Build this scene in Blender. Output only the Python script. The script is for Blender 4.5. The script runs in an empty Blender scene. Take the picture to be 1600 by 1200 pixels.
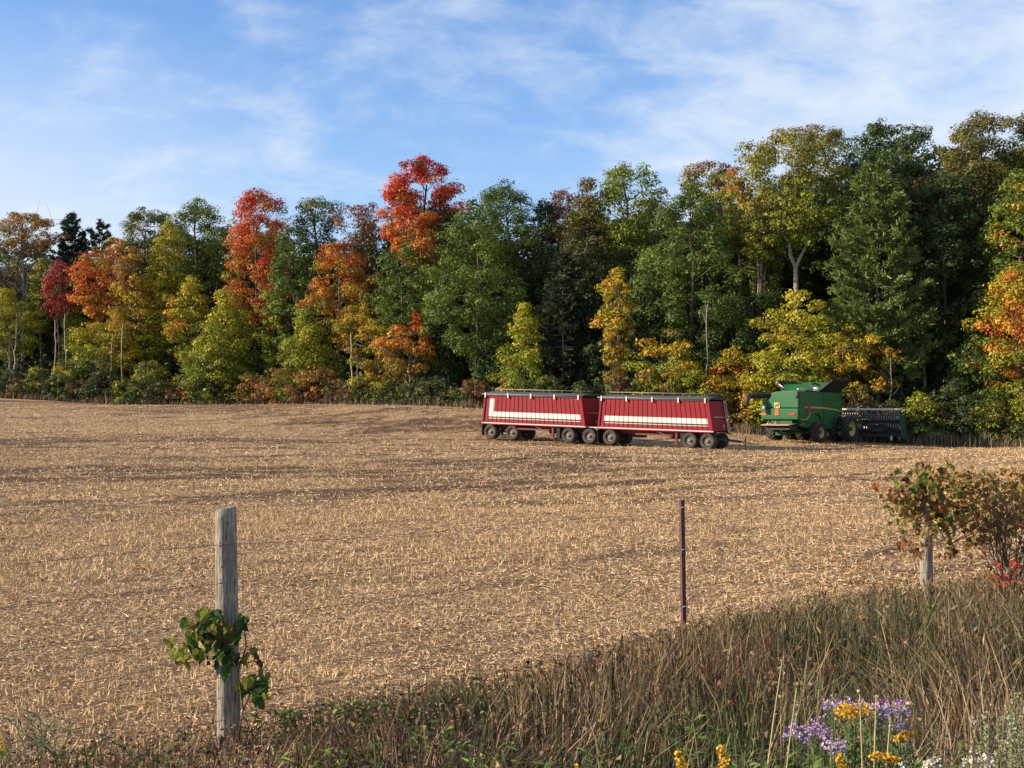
import bpy, math, random
import numpy as np
from mathutils import Vector, Matrix, Euler

R = math.radians
random.seed(7)
rng = np.random.default_rng(7)
scene = bpy.context.scene

# ------------------------------------------------------------------ camera
CAMZ = 1.95
F = 2000.0                       # focal length in photograph pixels (1600 wide)
PITCH = math.atan(40 / F)
cam_d = bpy.data.cameras.new('camera')
cam = bpy.data.objects.new('camera', cam_d)
scene.collection.objects.link(cam)
cam.location = (0, 0, CAMZ)
cam.rotation_euler = (math.pi / 2 + PITCH, 0, 0)
cam_d.sensor_width = 36
cam_d.lens = F / 1600 * 36
cam_d.clip_start = 0.05
cam_d.clip_end = 8000
scene.camera = cam

# ------------------------------------------------------------------ light
SUN_EL = 21.0
SUN_AZ = 262.0                   # clockwise from +Y: from the left, a little behind the camera
SUN_STRENGTH = 5.0
SKY_STRENGTH = 0.092
scene.view_settings.view_transform = 'Standard'
scene.view_settings.look = 'None'
scene.view_settings.exposure = 0.80
scene.view_settings.gamma = 1
scene.view_settings.use_curve_mapping = False

sd = Vector((math.sin(R(SUN_AZ)) * math.cos(R(SUN_EL)), math.cos(R(SUN_AZ)) * math.cos(R(SUN_EL)), math.sin(R(SUN_EL))))
sun_l = bpy.data.lights.new('sun', 'SUN')
sun_l.energy = SUN_STRENGTH
sun_l.angle = R(0.55)
sun_l.color = (1.0, 0.84, 0.64)
sun = bpy.data.objects.new('sun', sun_l)
sun.rotation_euler = sd.to_track_quat('Z', 'Y').to_euler()
sun.location = sd * 200
scene.collection.objects.link(sun)

world = bpy.data.worlds.new('World')
scene.world = world
world.use_nodes = True
wn = world.node_tree
wn.nodes.clear()


def wnode(t, **kw):
    n = wn.nodes.new(t)
    for k, v in kw.items():
        setattr(n, k, v)
    return n


def wmath(op, a, b=None, c=None):
    n = wnode('ShaderNodeMath', operation=op)
    for i, v in enumerate((a, b, c)):
        if v is None:
            continue
        if isinstance(v, (int, float)):
            n.inputs[i].default_value = v
        else:
            wn.links.new(v, n.inputs[i])
    return n.outputs[0]


def wramp(v, lo, hi):
    n = wnode('ShaderNodeMapRange', interpolation_type='SMOOTHSTEP')
    wn.links.new(v, n.inputs[0])
    n.inputs[1].default_value = lo
    n.inputs[2].default_value = hi
    return n.outputs[0]


def build_sky():
    out = wnode('ShaderNodeOutputWorld')
    bg = wnode('ShaderNodeBackground')
    bg.inputs[1].default_value = SKY_STRENGTH
    sky = wnode('ShaderNodeTexSky', sky_type='NISHITA')
    sky.sun_disc = False
    sky.sun_elevation = R(SUN_EL)
    sky.sun_rotation = R(SUN_AZ)
    sky.air_density = 1.0
    sky.dust_density = 0.6
    sky.ozone_density = 1.6
    hs = wnode('ShaderNodeHueSaturation')
    hs.inputs['Saturation'].default_value = 1.08
    hs.inputs['Value'].default_value = 1.12
    tone = wnode('ShaderNodeMix', data_type='RGBA', blend_type='MULTIPLY')
    tone.inputs['Factor'].default_value = 1.0
    tone.inputs[7].default_value = (0.79, 0.95, 1.22, 1)
    wn.links.new(sky.outputs[0], tone.inputs[6])
    wn.links.new(tone.outputs[2], hs.inputs['Color'])
    tc = wnode('ShaderNodeTexCoord')
    sp = wnode('ShaderNodeSeparateXYZ')
    wn.links.new(tc.outputs['Generated'], sp.inputs[0])
    X, Y, Z = sp.outputs
    den = wmath('ADD', wmath('MAXIMUM', Z, 0.0), 0.36)
    u = wmath('DIVIDE', X, den)
    v = wmath('DIVIDE', Y, den)
    cmb = wnode('ShaderNodeCombineXYZ')
    wn.links.new(u, cmb.inputs[0])
    wn.links.new(v, cmb.inputs[1])

    def noise(scale, detail, rough, dist, rot=0.0, sx=1.0, sy=1.0, off=(0, 0, 0)):
        m = wnode('ShaderNodeMapping')
        m.inputs['Rotation'].default_value = (0, 0, rot)
        m.inputs['Scale'].default_value = (sx, sy, 1)
        m.inputs['Location'].default_value = off
        wn.links.new(cmb.outputs[0], m.inputs[0])
        n = wnode('ShaderNodeTexNoise')
        n.inputs['Scale'].default_value = scale
        n.inputs['Detail'].default_value = detail
        n.inputs['Roughness'].default_value = rough
        n.inputs['Distortion'].default_value = dist
        wn.links.new(m.outputs[0], n.inputs[0])
        return n.outputs[0]

    big = noise(1.3, 3, 0.5, 0.3, off=(3.1, 1.7, 0))
    mid = noise(2.1, 8, 0.58, 0.25, rot=0.5, sx=0.95, sy=1.05, off=(5.3, 2.2, 0))
    fine = noise(9.5, 10, 0.60, 0.25, rot=-0.75, sx=0.9, sy=1.15, off=(1.0, 7.0, 0))
    # right hand cirrus veil, faint left wisps
    right = wramp(X, -0.05, 0.24)
    left = wramp(X, -0.10, -0.40)
    body = wmath('ADD', wmath('MULTIPLY', mid, 0.52), wmath('MULTIPLY', fine, 0.48))
    thr = wmath('ADD', body, wmath('MULTIPLY', right, 0.225))
    thr = wmath('ADD', thr, wmath('MULTIPLY', left, 0.02))
    thr = wmath('ADD', thr, wmath('MULTIPLY', wmath('SUBTRACT', big, 0.5), 0.30))
    cov = wramp(thr, 0.475, 0.84)
    # hazy brightening towards the horizon
    hz = wramp(Z, 0.34, 0.06)
    hz = wmath('MULTIPLY', hz, wmath('ADD', 0.30, wmath('MULTIPLY', left, 0.75)))
    cov = wmath('MINIMUM', wmath('ADD', wmath('MULTIPLY', cov, 0.84), hz), 0.92)
    cov = wmath('MULTIPLY', cov, wramp(Z, -0.02, 0.03))
    mix = wnode('ShaderNodeMix', data_type='RGBA')
    wn.links.new(cov, mix.inputs['Factor'])
    wn.links.new(hs.outputs[0], mix.inputs[6])
    mix.inputs[7].default_value = (4.9, 5.45, 6.2, 1)
    wn.links.new(mix.outputs[2], bg.inputs[0])
    wn.links.new(bg.outputs[0], out.inputs[0])


build_sky()


# ------------------------------------------------------------------ pixel / world helpers
def W(px, py, d):
    """world point seen at photograph pixel (px, py) at distance d along +Y"""
    c, s = math.cos(PITCH), math.sin(PITCH)
    y = F * c - (600 - py) * s
    z = (600 - py) * c + F * s
    k = d / y
    return np.array([(px - 800) * k, d, CAMZ + z * k])


def hash2(ix, iy, seed):
    h = (ix.astype(np.int64) * 374761393 + iy.astype(np.int64) * 668265263 + seed * 974711) & 0x7fffffff
    h = ((h ^ (h >> 13)) * 1274126177) & 0x7fffffff
    h = (h ^ (h >> 16)) & 0xffff
    return h / 65535.0


def vnoise(x, y, seed=0):
    x = np.asarray(x, float); y = np.asarray(y, float)
    ix = np.floor(x); iy = np.floor(y)
    fx = x - ix; fy = y - iy
    fx = fx * fx * (3 - 2 * fx); fy = fy * fy * (3 - 2 * fy)
    a = hash2(ix, iy, seed); b = hash2(ix + 1, iy, seed)
    c = hash2(ix, iy + 1, seed); d = hash2(ix + 1, iy + 1, seed)
    return (a * (1 - fx) + b * fx) * (1 - fy) + (c * (1 - fx) + d * fx) * fy


def fbm(x, y, octv=4, seed=0, gain=0.5):
    t = 0; a = 1; s = 0
    x = np.asarray(x, float); y = np.asarray(y, float)
    for o in range(octv):
        t = t + a * vnoise(x, y, seed + o * 17)
        s += a
        a *= gain
        x = x * 2.03 + 11.3; y = y * 2.03 + 5.7
    return t / s


# terrain from control points (pixel x, distance, pixel y or None, z)
CP = []
for d in (2, 6, 10, 15):
    for xx in (-14, -5, 0, 5, 14):
        CP.append((xx, d, 0.0))
for px, d, py in ((1500, 96, 697), (1400, 90, 697.5), (1260, 95, 691), (1280, 92, 692.5), (1210, 92, 690), (1110, 79.5, 702), (930, 83.5, 694),
                  (760, 88, 687), (1030, 84, 697), (1165, 101, 677), (1600, 94, 700),
                  (480, 116, 632), (400, 118, 633), (560, 115, 632.5), (640, 113, 634), (700, 112, 636), (760, 112, 640), (900, 109, 650), (1050, 105, 662),
                  (0, 148, 622), (80, 145, 625.5), (150, 142, 630), (225, 140, 635), (290, 138, 638.5)):
    p = W(px, py, d)
    CP.append((p[0], p[1], p[2]))
for px, d, z in ((0, 70, 0.55), (400, 70, 0.2), (800, 50, -0.15), (1600, 55, -0.35), (0, 35, 0.1), (800, 30, -0.05), (1600, 30, -0.05), (-400, 60, 0.8), (2000, 60, -0.5),
                 (320, 95, 1.1), (480, 134, 1.6), (620, 134, 1.5), (900, 125, 0.9), (1200, 120, 0.1), (1600, 120, -0.5), (0, 185, 3.4),
                 (300, 175, 2.6), (800, 170, 1.2), (1300, 165, 0.4), (1700, 160, -0.3), (-500, 150, 4.0), (2000, 100, -0.9)):
    CP.append(((px - 800) / F * d, d, z))
CP = np.array(CP)


def _solve():
    P = CP[:, :2] / 50
    r = np.linalg.norm(P[:, None] - P[None], axis=2)
    K = np.where(r > 0, r * r * np.log(np.maximum(r, 1e-9)), 0) + np.eye(len(P)) * 0.004
    A = np.hstack([np.ones((len(P), 1)), P])
    M = np.block([[K, A], [A.T, np.zeros((3, 3))]])
    return P, np.linalg.solve(M, np.concatenate([CP[:, 2], np.zeros(3)]))


_P, _S = _solve()


def ground(x, y):
    x = np.atleast_1d(np.asarray(x, float)); y = np.atleast_1d(np.asarray(y, float))
    xc = np.clip(x, -85, 85); yc = np.clip(y, -5, 190)
    out = np.zeros(x.shape)
    f = x.ravel().shape[0]
    res = np.zeros(f)
    xs = xc.ravel() / 50; ys = yc.ravel() / 50
    for i in range(0, f, 20000):
        dx = xs[i:i + 20000, None] - _P[None, :, 0]; dy = ys[i:i + 20000, None] - _P[None, :, 1]
        r2 = dx * dx + dy * dy
        k = np.where(r2 > 0, 0.5 * r2 * np.log(np.maximum(r2, 1e-12)), 0)
        res[i:i + 20000] = k @ _S[:-3] + _S[-3] + _S[-2] * xs[i:i + 20000] + _S[-1] * ys[i:i + 20000]
    return res.reshape(out.shape)


def gz(x, y):
    return float(ground([x], [y])[0])


# fence frame: rows of stubble run parallel to it
P1 = np.array([(360 - 800) / F * 7.4, 7.4])
P2 = np.array([(1447 - 800) / F * 13.2, 13.2])
FD = (P2 - P1) / np.linalg.norm(P2 - P1)
FN = np.array([FD[1], -FD[0]])            # towards the camera


def fence_tu(x, y):
    dx = np.asarray(x) - P1[0]; dy = np.asarray(y) - P1[1]
    return dx * FD[0] + dy * FD[1], dx * FN[0] + dy * FN[1]


def soil_mask(x, y):
    """0 straw .. 1 bare dark soil: streaks along the rows"""
    t, u = fence_tu(x, y)
    w = fbm(t * 0.10, u * 0.10, 3, 41) * 3.0
    a = fbm(t * 0.20, (u + w) * 1.15, 4, 3)
    b = fbm(t * 0.035, (u + w) * 0.11, 3, 9)
    c = fbm(t * 1.3, u * 2.6, 3, 21)
    m = a * 0.54 + b * 0.44 + c * 0.32
    return np.clip((m - 0.632) / 0.17, 0, 1)


# ------------------------------------------------------------------ mesh helpers
def link(o, parent=None):
    scene.collection.objects.link(o)
    if parent is not None:
        o.parent = parent
    return o


def tag(o, label=None, cat=None, group=None, kind=None):
    if label:
        o['label'] = label
    if cat:
        o['category'] = cat
    if group:
        o['group'] = group
    if kind:
        o['kind'] = kind
    return o


def thing(name, label, cat, loc=(0, 0, 0), rz=0.0, group=None):
    o = bpy.data.objects.new(name, None)
    o.empty_display_size = 0.3
    o.location = loc
    o.rotation_euler = (0, 0, rz)
    link(o)
    return tag(o, label, cat, group)


def np_mesh(name, V, Fq, col=None, smooth=False, nv=4):
    me = bpy.data.meshes.new(name)
    V = np.ascontiguousarray(V, dtype=np.float32)
    Fq = np.ascontiguousarray(Fq, dtype=np.int32)
    me.vertices.add(len(V))
    me.vertices.foreach_set('co', V.ravel())
    me.loops.add(Fq.size)
    me.loops.foreach_set('vertex_index', Fq.ravel())
    me.polygons.add(len(Fq))
    me.polygons.foreach_set('loop_start', np.arange(len(Fq), dtype=np.int32) * nv)
    me.polygons.foreach_set('use_smooth', np.full(len(Fq), smooth, dtype=bool))
    me.update(calc_edges=True)
    if col is not None:
        at = me.color_attributes.new('tint', 'FLOAT_COLOR', 'POINT')
        c4 = np.ones((len(V), 4), dtype=np.float32)
        c4[:, :3] = col
        at.data.foreach_set('color', c4.ravel())
    return me


class MB:
    def __init__(s):
        s.v = []; s.f = []; s.sm = []

    def add(s, V, Fc, smooth=False):
        n = len(s.v)
        s.v += [tuple(map(float, p)) for p in V]
        s.f += [tuple(i + n for i in f) for f in Fc]
        s.sm += [smooth] * len(Fc)
        return s

    def box(s, x0, x1, y0, y1, z0, z1):
        V = [(x, y, z) for x in (x0, x1) for y in (y0, y1) for z in (z0, z1)]
        return s.add(V, [(0, 1, 3, 2), (4, 6, 7, 5), (0, 4, 5, 1), (2, 3, 7, 6), (0, 2, 6, 4), (1, 5, 7, 3)])

    def hexa(s, V):
        """8 corners: bottom ring 4, top ring 4"""
        return s.add(V, [(3, 2, 1, 0), (4, 5, 6, 7), (0, 1, 5, 4), (1, 2, 6, 5), (2, 3, 7, 6), (3, 0, 4, 7)])

    def bar(s, a, b, w, h=None):
        h = h or w
        a = Vector(a); b = Vector(b); d = (b - a).normalized()
        up = Vector((0, 0, 1)) if abs(d.z) < 0.95 else Vector((1, 0, 0))
        sx = d.cross(up).normalized() * w / 2; sz = sx.cross(d).normalized() * h / 2
        V = [a - sx - sz, a + sx - sz, a + sx + sz, a - sx + sz, b - sx - sz, b + sx - sz, b + sx + sz, b - sx + sz]
        return s.hexa(V)

    def tube(s, pts, rad, n=8, caps=True):
        pts = [Vector(p) for p in pts]
        if not hasattr(rad, '__len__'):
            rad = [rad] * len(pts)
        V = []
        d0 = (pts[1] - pts[0]).normalized()
        ref = Vector((0, 0, 1)) if abs(d0.z) < 0.9 else Vector((1, 0, 0))
        for i, p in enumerate(pts):
            d = (pts[min(i + 1, len(pts) - 1)] - pts[max(i - 1, 0)]).normalized()
            a = d.cross(ref).normalized(); b = a.cross(d).normalized()
            for k in range(n):
                t = 2 * math.pi * k / n
                V.append(p + (a * math.cos(t) + b * math.sin(t)) * rad[i])
        Fc = []
        for i in range(len(pts) - 1):
            for k in range(n):
                k2 = (k + 1) % n
                Fc.append((i * n + k, (i + 1) * n + k, (i + 1) * n + k2, i * n + k2))
        s.add(V, Fc, True)
        if caps:
            m = len(s.v) - len(V)
            s.f.append(tuple(m + k for k in range(n)))
            s.f.append(tuple(m + (len(pts) - 1) * n + k for k in reversed(range(n))))
            s.sm += [False, False]
        return s

    def prism_y(s, outline, y0, y1):
        """outline in (x,z), extruded along y"""
        n = len(outline)
        V = [(x, y0, z) for x, z in outline] + [(x, y1, z) for x, z in outline]
        Fc = [tuple(range(n)), tuple(reversed(range(n, 2 * n)))]
        Fc += [(i, i + n, (i + 1) % n + n, (i + 1) % n) for i in range(n)]
        return s.add(V, Fc)

    def prism_x(s, outline, x0, x1):
        n = len(outline)
        V = [(x0, y, z) for y, z in outline] + [(x1, y, z) for y, z in outline]
        Fc = [tuple(range(n)), tuple(reversed(range(n, 2 * n)))]
        Fc += [(i, i + n, (i + 1) % n + n, (i + 1) % n) for i in range(n)]
        return s.add(V, Fc)

    def lathe_y(s, prof, c, n=28):
        """profile of (radius, y offset) turned round the y axis through c"""
        V = []
        for r, yo in prof:
            for k in range(n):
                t = 2 * math.pi * k / n
                V.append((c[0] + r * math.cos(t), c[1] + yo, c[2] + r * math.sin(t)))
        Fc = []
        for i in range(len(prof) - 1):
            for k in range(n):
                k2 = (k + 1) % n
                Fc.append((i * n + k, i * n + k2, (i + 1) * n + k2, (i + 1) * n + k))
        return s.add(V, Fc, True)

    def build(s, name, mat, parent=None, bevel=0.0, loc=None, fix=True):
        me = bpy.data.meshes.new(name)
        me.from_pydata(s.v, [], s.f)
        me.polygons.foreach_set('use_smooth', s.sm)
        me.update()
        if fix:
            import bmesh
            bm = bmesh.new(); bm.from_mesh(me)
            bmesh.ops.recalc_face_normals(bm, faces=bm.faces)
            bm.to_mesh(me); bm.free()
        if mat:
            me.materials.append(mat)
        o = bpy.data.objects.new(name, me)
        link(o, parent)
        if loc is not None:
            o.location = loc
        if bevel:
            m = o.modifiers.new('bevel', 'BEVEL')
            m.width = bevel; m.segments = 2; m.limit_method = 'ANGLE'; m.angle_limit = R(35)
        return o


def copy_tree(o, parent=None):
    c = o.copy()
    link(c)
    if parent is not None:
        c.parent = parent
    for ch in [k for k in bpy.data.objects if k.parent == o]:
        copy_tree(ch, c)
    return c


# ------------------------------------------------------------------ materials
def nt(mat):
    t = mat.node_tree
    return t, t.nodes['Principled BSDF']


def mat_simple(name, col, rough=0.6, metal=0.0, var=0.15, scale=6.0, bump=0.0, dirt=None, dirt_amt=0.4, stretch=(1, 1, 1), spec=0.4):
    m = bpy.data.materials.new(name); m.use_nodes = True
    t, p = nt(m)
    tc = t.nodes.new('ShaderNodeTexCoord'); mp = t.nodes.new('ShaderNodeMapping')
    mp.inputs['Scale'].default_value = stretch
    n = t.nodes.new('ShaderNodeTexNoise'); n.inputs['Scale'].default_value = scale; n.inputs['Detail'].default_value = 6
    n.inputs['Roughness'].default_value = 0.62
    t.links.new(tc.outputs['Object'], mp.inputs[0]); t.links.new(mp.outputs[0], n.inputs[0])
    r = t.nodes.new('ShaderNodeValToRGB')
    c = np.array(col)
    r.color_ramp.elements[0].position = 0.3; r.color_ramp.elements[1].position = 0.7
    r.color_ramp.elements[0].color = (*(c * (1 - var)), 1)
    r.color_ramp.elements[1].color = (*np.minimum(c * (1 + var), 1), 1)
    t.links.new(n.outputs[0], r.inputs[0])
    src = r.outputs[0]
    if dirt is not None:
        n2 = t.nodes.new('ShaderNodeTexNoise'); n2.inputs['Scale'].default_value = scale * 0.35; n2.inputs['Detail'].default_value = 8
        n2.inputs['Roughness'].default_value = 0.7
        t.links.new(tc.outputs['Object'], n2.inputs[0])
        mr = t.nodes.new('ShaderNodeMapRange'); mr.inputs[1].default_value = 0.42; mr.inputs[2].default_value = 0.75
        mr.inputs[4].default_value = dirt_amt
        t.links.new(n2.outputs[0], mr.inputs[0])
        mx = t.nodes.new('ShaderNodeMix'); mx.data_type = 'RGBA'
        t.links.new(mr.outputs[0], mx.inputs[0]); t.links.new(src, mx.inputs[6])
        mx.inputs[7].default_value = (*dirt, 1)
        src = mx.outputs[2]
    t.links.new(src, p.inputs['Base Color'])
    p.inputs['Roughness'].default_value = rough
    p.inputs['Metallic'].default_value = metal
    p.inputs['Specular IOR Level'].default_value = spec
    if bump:
        b = t.nodes.new('ShaderNodeBump'); b.inputs['Strength'].default_value = bump; b.inputs['Distance'].default_value = 0.02
        t.links.new(n.outputs[0], b.inputs['Height']); t.links.new(b.outputs[0], p.inputs['Normal'])
    return m


def mat_tint(name, rough=0.6, transl=0.3, spec=0.25):
    """colour from the mesh's own 'tint' attribute: the colour of each single leaf or blade"""
    m = bpy.data.materials.new(name); m.use_nodes = True
    t, p = nt(m)
    a = t.nodes.new('ShaderNodeAttribute'); a.attribute_name = 'tint'
    t.links.new(a.outputs['Color'], p.inputs['Base Color'])
    p.inputs['Roughness'].default_value = rough
    p.inputs['Specular IOR Level'].default_value = spec
    if transl:
        tr = t.nodes.new('ShaderNodeBsdfTranslucent')
        t.links.new(a.outputs['Color'], tr.inputs['Color'])
        mx = t.nodes.new('ShaderNodeMixShader'); mx.inputs[0].default_value = transl
        t.links.new(p.outputs[0], mx.inputs[1]); t.links.new(tr.outputs[0], mx.inputs[2])
        t.links.new(mx.outputs[0], t.nodes['Material Output'].inputs[0])
    return m


def mat_leaf(name, c0, c1, transl=0.3):
    m = mat_simple(name, c0, rough=0.78, var=0.0, scale=9, spec=0.15)
    t, p = nt(m)
    r = [n for n in t.nodes if n.type == 'VALTORGB'][0]
    r.color_ramp.elements[0].color = (*c0, 1); r.color_ramp.elements[1].color = (*c1, 1)
    tr = t.nodes.new('ShaderNodeBsdfTranslucent')
    t.links.new(r.outputs[0], tr.inputs['Color'])
    mx = t.nodes.new('ShaderNodeMixShader'); mx.inputs[0].default_value = transl
    t.links.new(p.outputs[0], mx.inputs[1]); t.links.new(tr.outputs[0], mx.inputs[2])
    t.links.new(mx.outputs[0], t.nodes['Material Output'].inputs[0])
    return m


M_LEAF = mat_tint('leaf', 0.55, 0.22)
M_STRAW = mat_tint('straw', 0.7, 0.0, 0.15)
M_GRASS = mat_tint('grass_blade', 0.6, 0.2)
M_PETAL = mat_tint('petal', 0.6, 0.2)
M_BARK = mat_simple('bark', (0.085, 0.065, 0.05), 0.9, var=0.45, scale=5, stretch=(3, 3, 0.5), bump=0.5)
M_BARKPALE = mat_simple('pale_bark', (0.33, 0.275, 0.21), 0.85, var=0.4, scale=4, stretch=(2, 2, 0.7), bump=0.3)
M_BARKGREY = mat_simple('grey_bark', (0.20, 0.18, 0.15), 0.9, var=0.35, scale=5, stretch=(3, 3, 0.5), bump=0.4)
M_TWIG = mat_simple('twig', (0.11, 0.075, 0.05), 0.9, var=0.3)


def mat_field():
    m = bpy.data.materials.new('stubble_ground'); m.use_nodes = True
    t, p = nt(m)
    tc = t.nodes.new('ShaderNodeTexCoord')
    mp = t.nodes.new('ShaderNodeMapping')
    ang = math.atan2(FD[1], FD[0])
    mp.inputs['Rotation'].default_value = (0, 0, -ang)
    t.links.new(tc.outputs['Object'], mp.inputs[0])

    def noise(scale, detail, rough, st=(1, 1, 1), dist=0.0):
        mm = t.nodes.new('ShaderNodeMapping'); mm.inputs['Scale'].default_value = st
        t.links.new(mp.outputs[0], mm.inputs[0])
        n = t.nodes.new('ShaderNodeTexNoise')
        n.inputs['Scale'].default_value = scale; n.inputs['Detail'].default_value = detail
        n.inputs['Roughness'].default_value = rough; n.inputs['Distortion'].default_value = dist
        t.links.new(mm.outputs[0], n.inputs[0])
        return n.outputs[0]

    def mth(op, a, b):
        n = t.nodes.new('ShaderNodeMath'); n.operation = op
        for i, v in enumerate((a, b)):
            if isinstance(v, (int, float)):
                n.inputs[i].default_value = v
            else:
                t.links.new(v, n.inputs[i])
        return n.outputs[0]

    fine = noise(21, 8, 0.8, (1, 1, 1), 1.5)
    mid = noise(2.6, 6, 0.7, (0.5, 1.4, 1), 0.6)
    at = t.nodes.new('ShaderNodeAttribute'); at.attribute_name = 'soil'
    v = mth('SUBTRACT', mth('ADD', mth('MULTIPLY', fine, 1.25), mth('MULTIPLY', mid, 0.60)), 0.30)
    v = mth('SUBTRACT', v, mth('MULTIPLY', at.outputs['Fac'], 0.19))
    r = t.nodes.new('ShaderNodeValToRGB')
    r.color_ramp.interpolation = 'EASE'
    e = r.color_ramp.elements
    e[0].position = 0.36; e[0].color = (0.055, 0.029, 0.015, 1)
    e[1].position = 0.80; e[1].color = (0.68, 0.48, 0.25, 1)
    k = e.new(0.52); k.color = (0.22, 0.127, 0.063, 1)
    k = e.new(0.635); k.color = (0.50, 0.33, 0.165, 1)
    t.links.new(v, r.inputs[0])
    t.links.new(r.outputs[0], p.inputs['Base Color'])
    p.inputs['Roughness'].default_value = 0.85
    p.inputs['Specular IOR Level'].default_value = 0.15
    b = t.nodes.new('ShaderNodeBump'); b.inputs['Strength'].default_value = 0.9; b.inputs['Distance'].default_value = 0.06
    t.links.new(v, b.inputs['Height']); t.links.new(b.outputs[0], p.inputs['Normal'])
    return m


# ------------------------------------------------------------------ terrain
def axis_lines(segs):
    out = []
    for a, b, st in segs:
        out += list(np.arange(a, b, st))
    return np.array(out)


def build_field():
    ys = np.concatenate([axis_lines([(-30, 6, 1.5), (6, 46, 0.3), (46, 150, 0.9), (150, 190, 4)]), 190 * 1.22 ** np.arange(16)])
    xp = np.concatenate([axis_lines([(0, 24, 0.3), (24, 85, 1.2)]), 85 * 1.28 ** np.arange(16)])
    xs = np.concatenate([-xp[:0:-1], xp])
    X, Y = np.meshgrid(xs, ys)
    near = np.clip((150 - Y) / 60, 0, 1) * (np.abs(X) < 86)
    Z = ground(X, Y) + (fbm(X * 0.9, Y * 0.9, 4, 5) - 0.5) * 0.10 * near + (fbm(X * .12, Y * .12, 3, 55) - .5) * .25 * np.clip((Y - 20) / 30, 0, 1) * near
    V = np.stack([X.ravel(), Y.ravel(), Z.ravel()], 1)
    ny, nx = X.shape
    i = np.arange(ny * nx).reshape(ny, nx)
    Fq = np.stack([i[:-1, :-1].ravel(), i[:-1, 1:].ravel(), i[1:, 1:].ravel(), i[1:, :-1].ravel()], 1)
    me = np_mesh('field', V, Fq, smooth=True)
    at = me.attributes.new('soil', 'FLOAT', 'POINT')
    at.data.foreach_set('value', soil_mask(X, Y).ravel().astype(np.float32))
    me.materials.append(mat_field())
    o = link(bpy.data.objects.new('field', me))
    tag(o, 'harvested stubble field of pale straw streaked with dark soil', 'field', kind='structure')


def field_z(x, y):
    near = np.clip((150 - y) / 60, 0, 1)
    return ground(x, y) + (fbm(x * 0.9, y * 0.9, 4, 5) - 0.5) * 0.10 * near + (fbm(x * .12, y * .12, 3, 55) - .5) * .25 * np.clip((y - 20) / 30, 0, 1) * near


build_field()


def TL(px):
    return float(np.interp(px, [-200, 0, 300, 500, 750, 1000, 1200, 1400, 1600, 1800], [158, 150, 141, 132, 119, 110, 105, 102, 99, 97]))


def build_floor_sheet(name, pts_lo, pts_hi, lift, mat, label, cat, n=60, m=10):
    """sheet between two polylines of world xy, following the ground"""
    V = []
    for i in range(n):
        t = i / (n - 1)
        a = np.array([np.interp(t, np.linspace(0, 1, len(pts_lo)), [p[k] for p in pts_lo]) for k in (0, 1)])
        b = np.array([np.interp(t, np.linspace(0, 1, len(pts_hi)), [p[k] for p in pts_hi]) for k in (0, 1)])
        for j in range(m):
            V.append(a + (b - a) * j / (m - 1))
    V = np.array(V)
    e = np.tile(np.concatenate([[-.25], np.zeros(m - 2), [-.25]]), n)
    Z = field_z(V[:, 0], V[:, 1]) + lift + e
    i = np.arange(n * m).reshape(n, m)
    Fq = np.stack([i[:-1, :-1].ravel(), i[:-1, 1:].ravel(), i[1:, 1:].ravel(), i[1:, :-1].ravel()], 1)
    me = np_mesh(name, np.column_stack([V, Z]), Fq, smooth=True)
    me.materials.append(mat)
    o = link(bpy.data.objects.new(name, me))
    tag(o, label, cat, kind='structure')


M_LITTER = mat_simple('leaf_litter', (0.07, 0.05, 0.03), 0.95, var=0.5, scale=3, bump=0.5)
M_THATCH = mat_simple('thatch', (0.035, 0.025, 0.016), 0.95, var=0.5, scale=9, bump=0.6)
pxs = [-200, 0, 150, 300, 500, 750, 1000, 1200, 1400, 1600, 1850]
build_floor_sheet('woodland_floor', [((p - 800) / F * (TL(p) - 1.5), TL(p) - 1.5) for p in pxs],
                  [((p - 800) / F * (TL(p) + 60), TL(p) + 60) for p in pxs], 0.09, M_LITTER,
                  'dark leaf littered floor of the autumn wood', 'ground')
VG = lambda t, u: P1 + FD * t + FN * u
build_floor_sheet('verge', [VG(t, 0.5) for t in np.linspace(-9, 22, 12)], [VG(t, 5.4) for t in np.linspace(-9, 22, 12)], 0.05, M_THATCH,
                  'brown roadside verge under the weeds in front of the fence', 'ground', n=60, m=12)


# ------------------------------------------------------------------ loose straw (stuff)
def unit(v):
    return v / np.maximum(np.linalg.norm(v, axis=1, keepdims=True), 1e-9)


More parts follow.
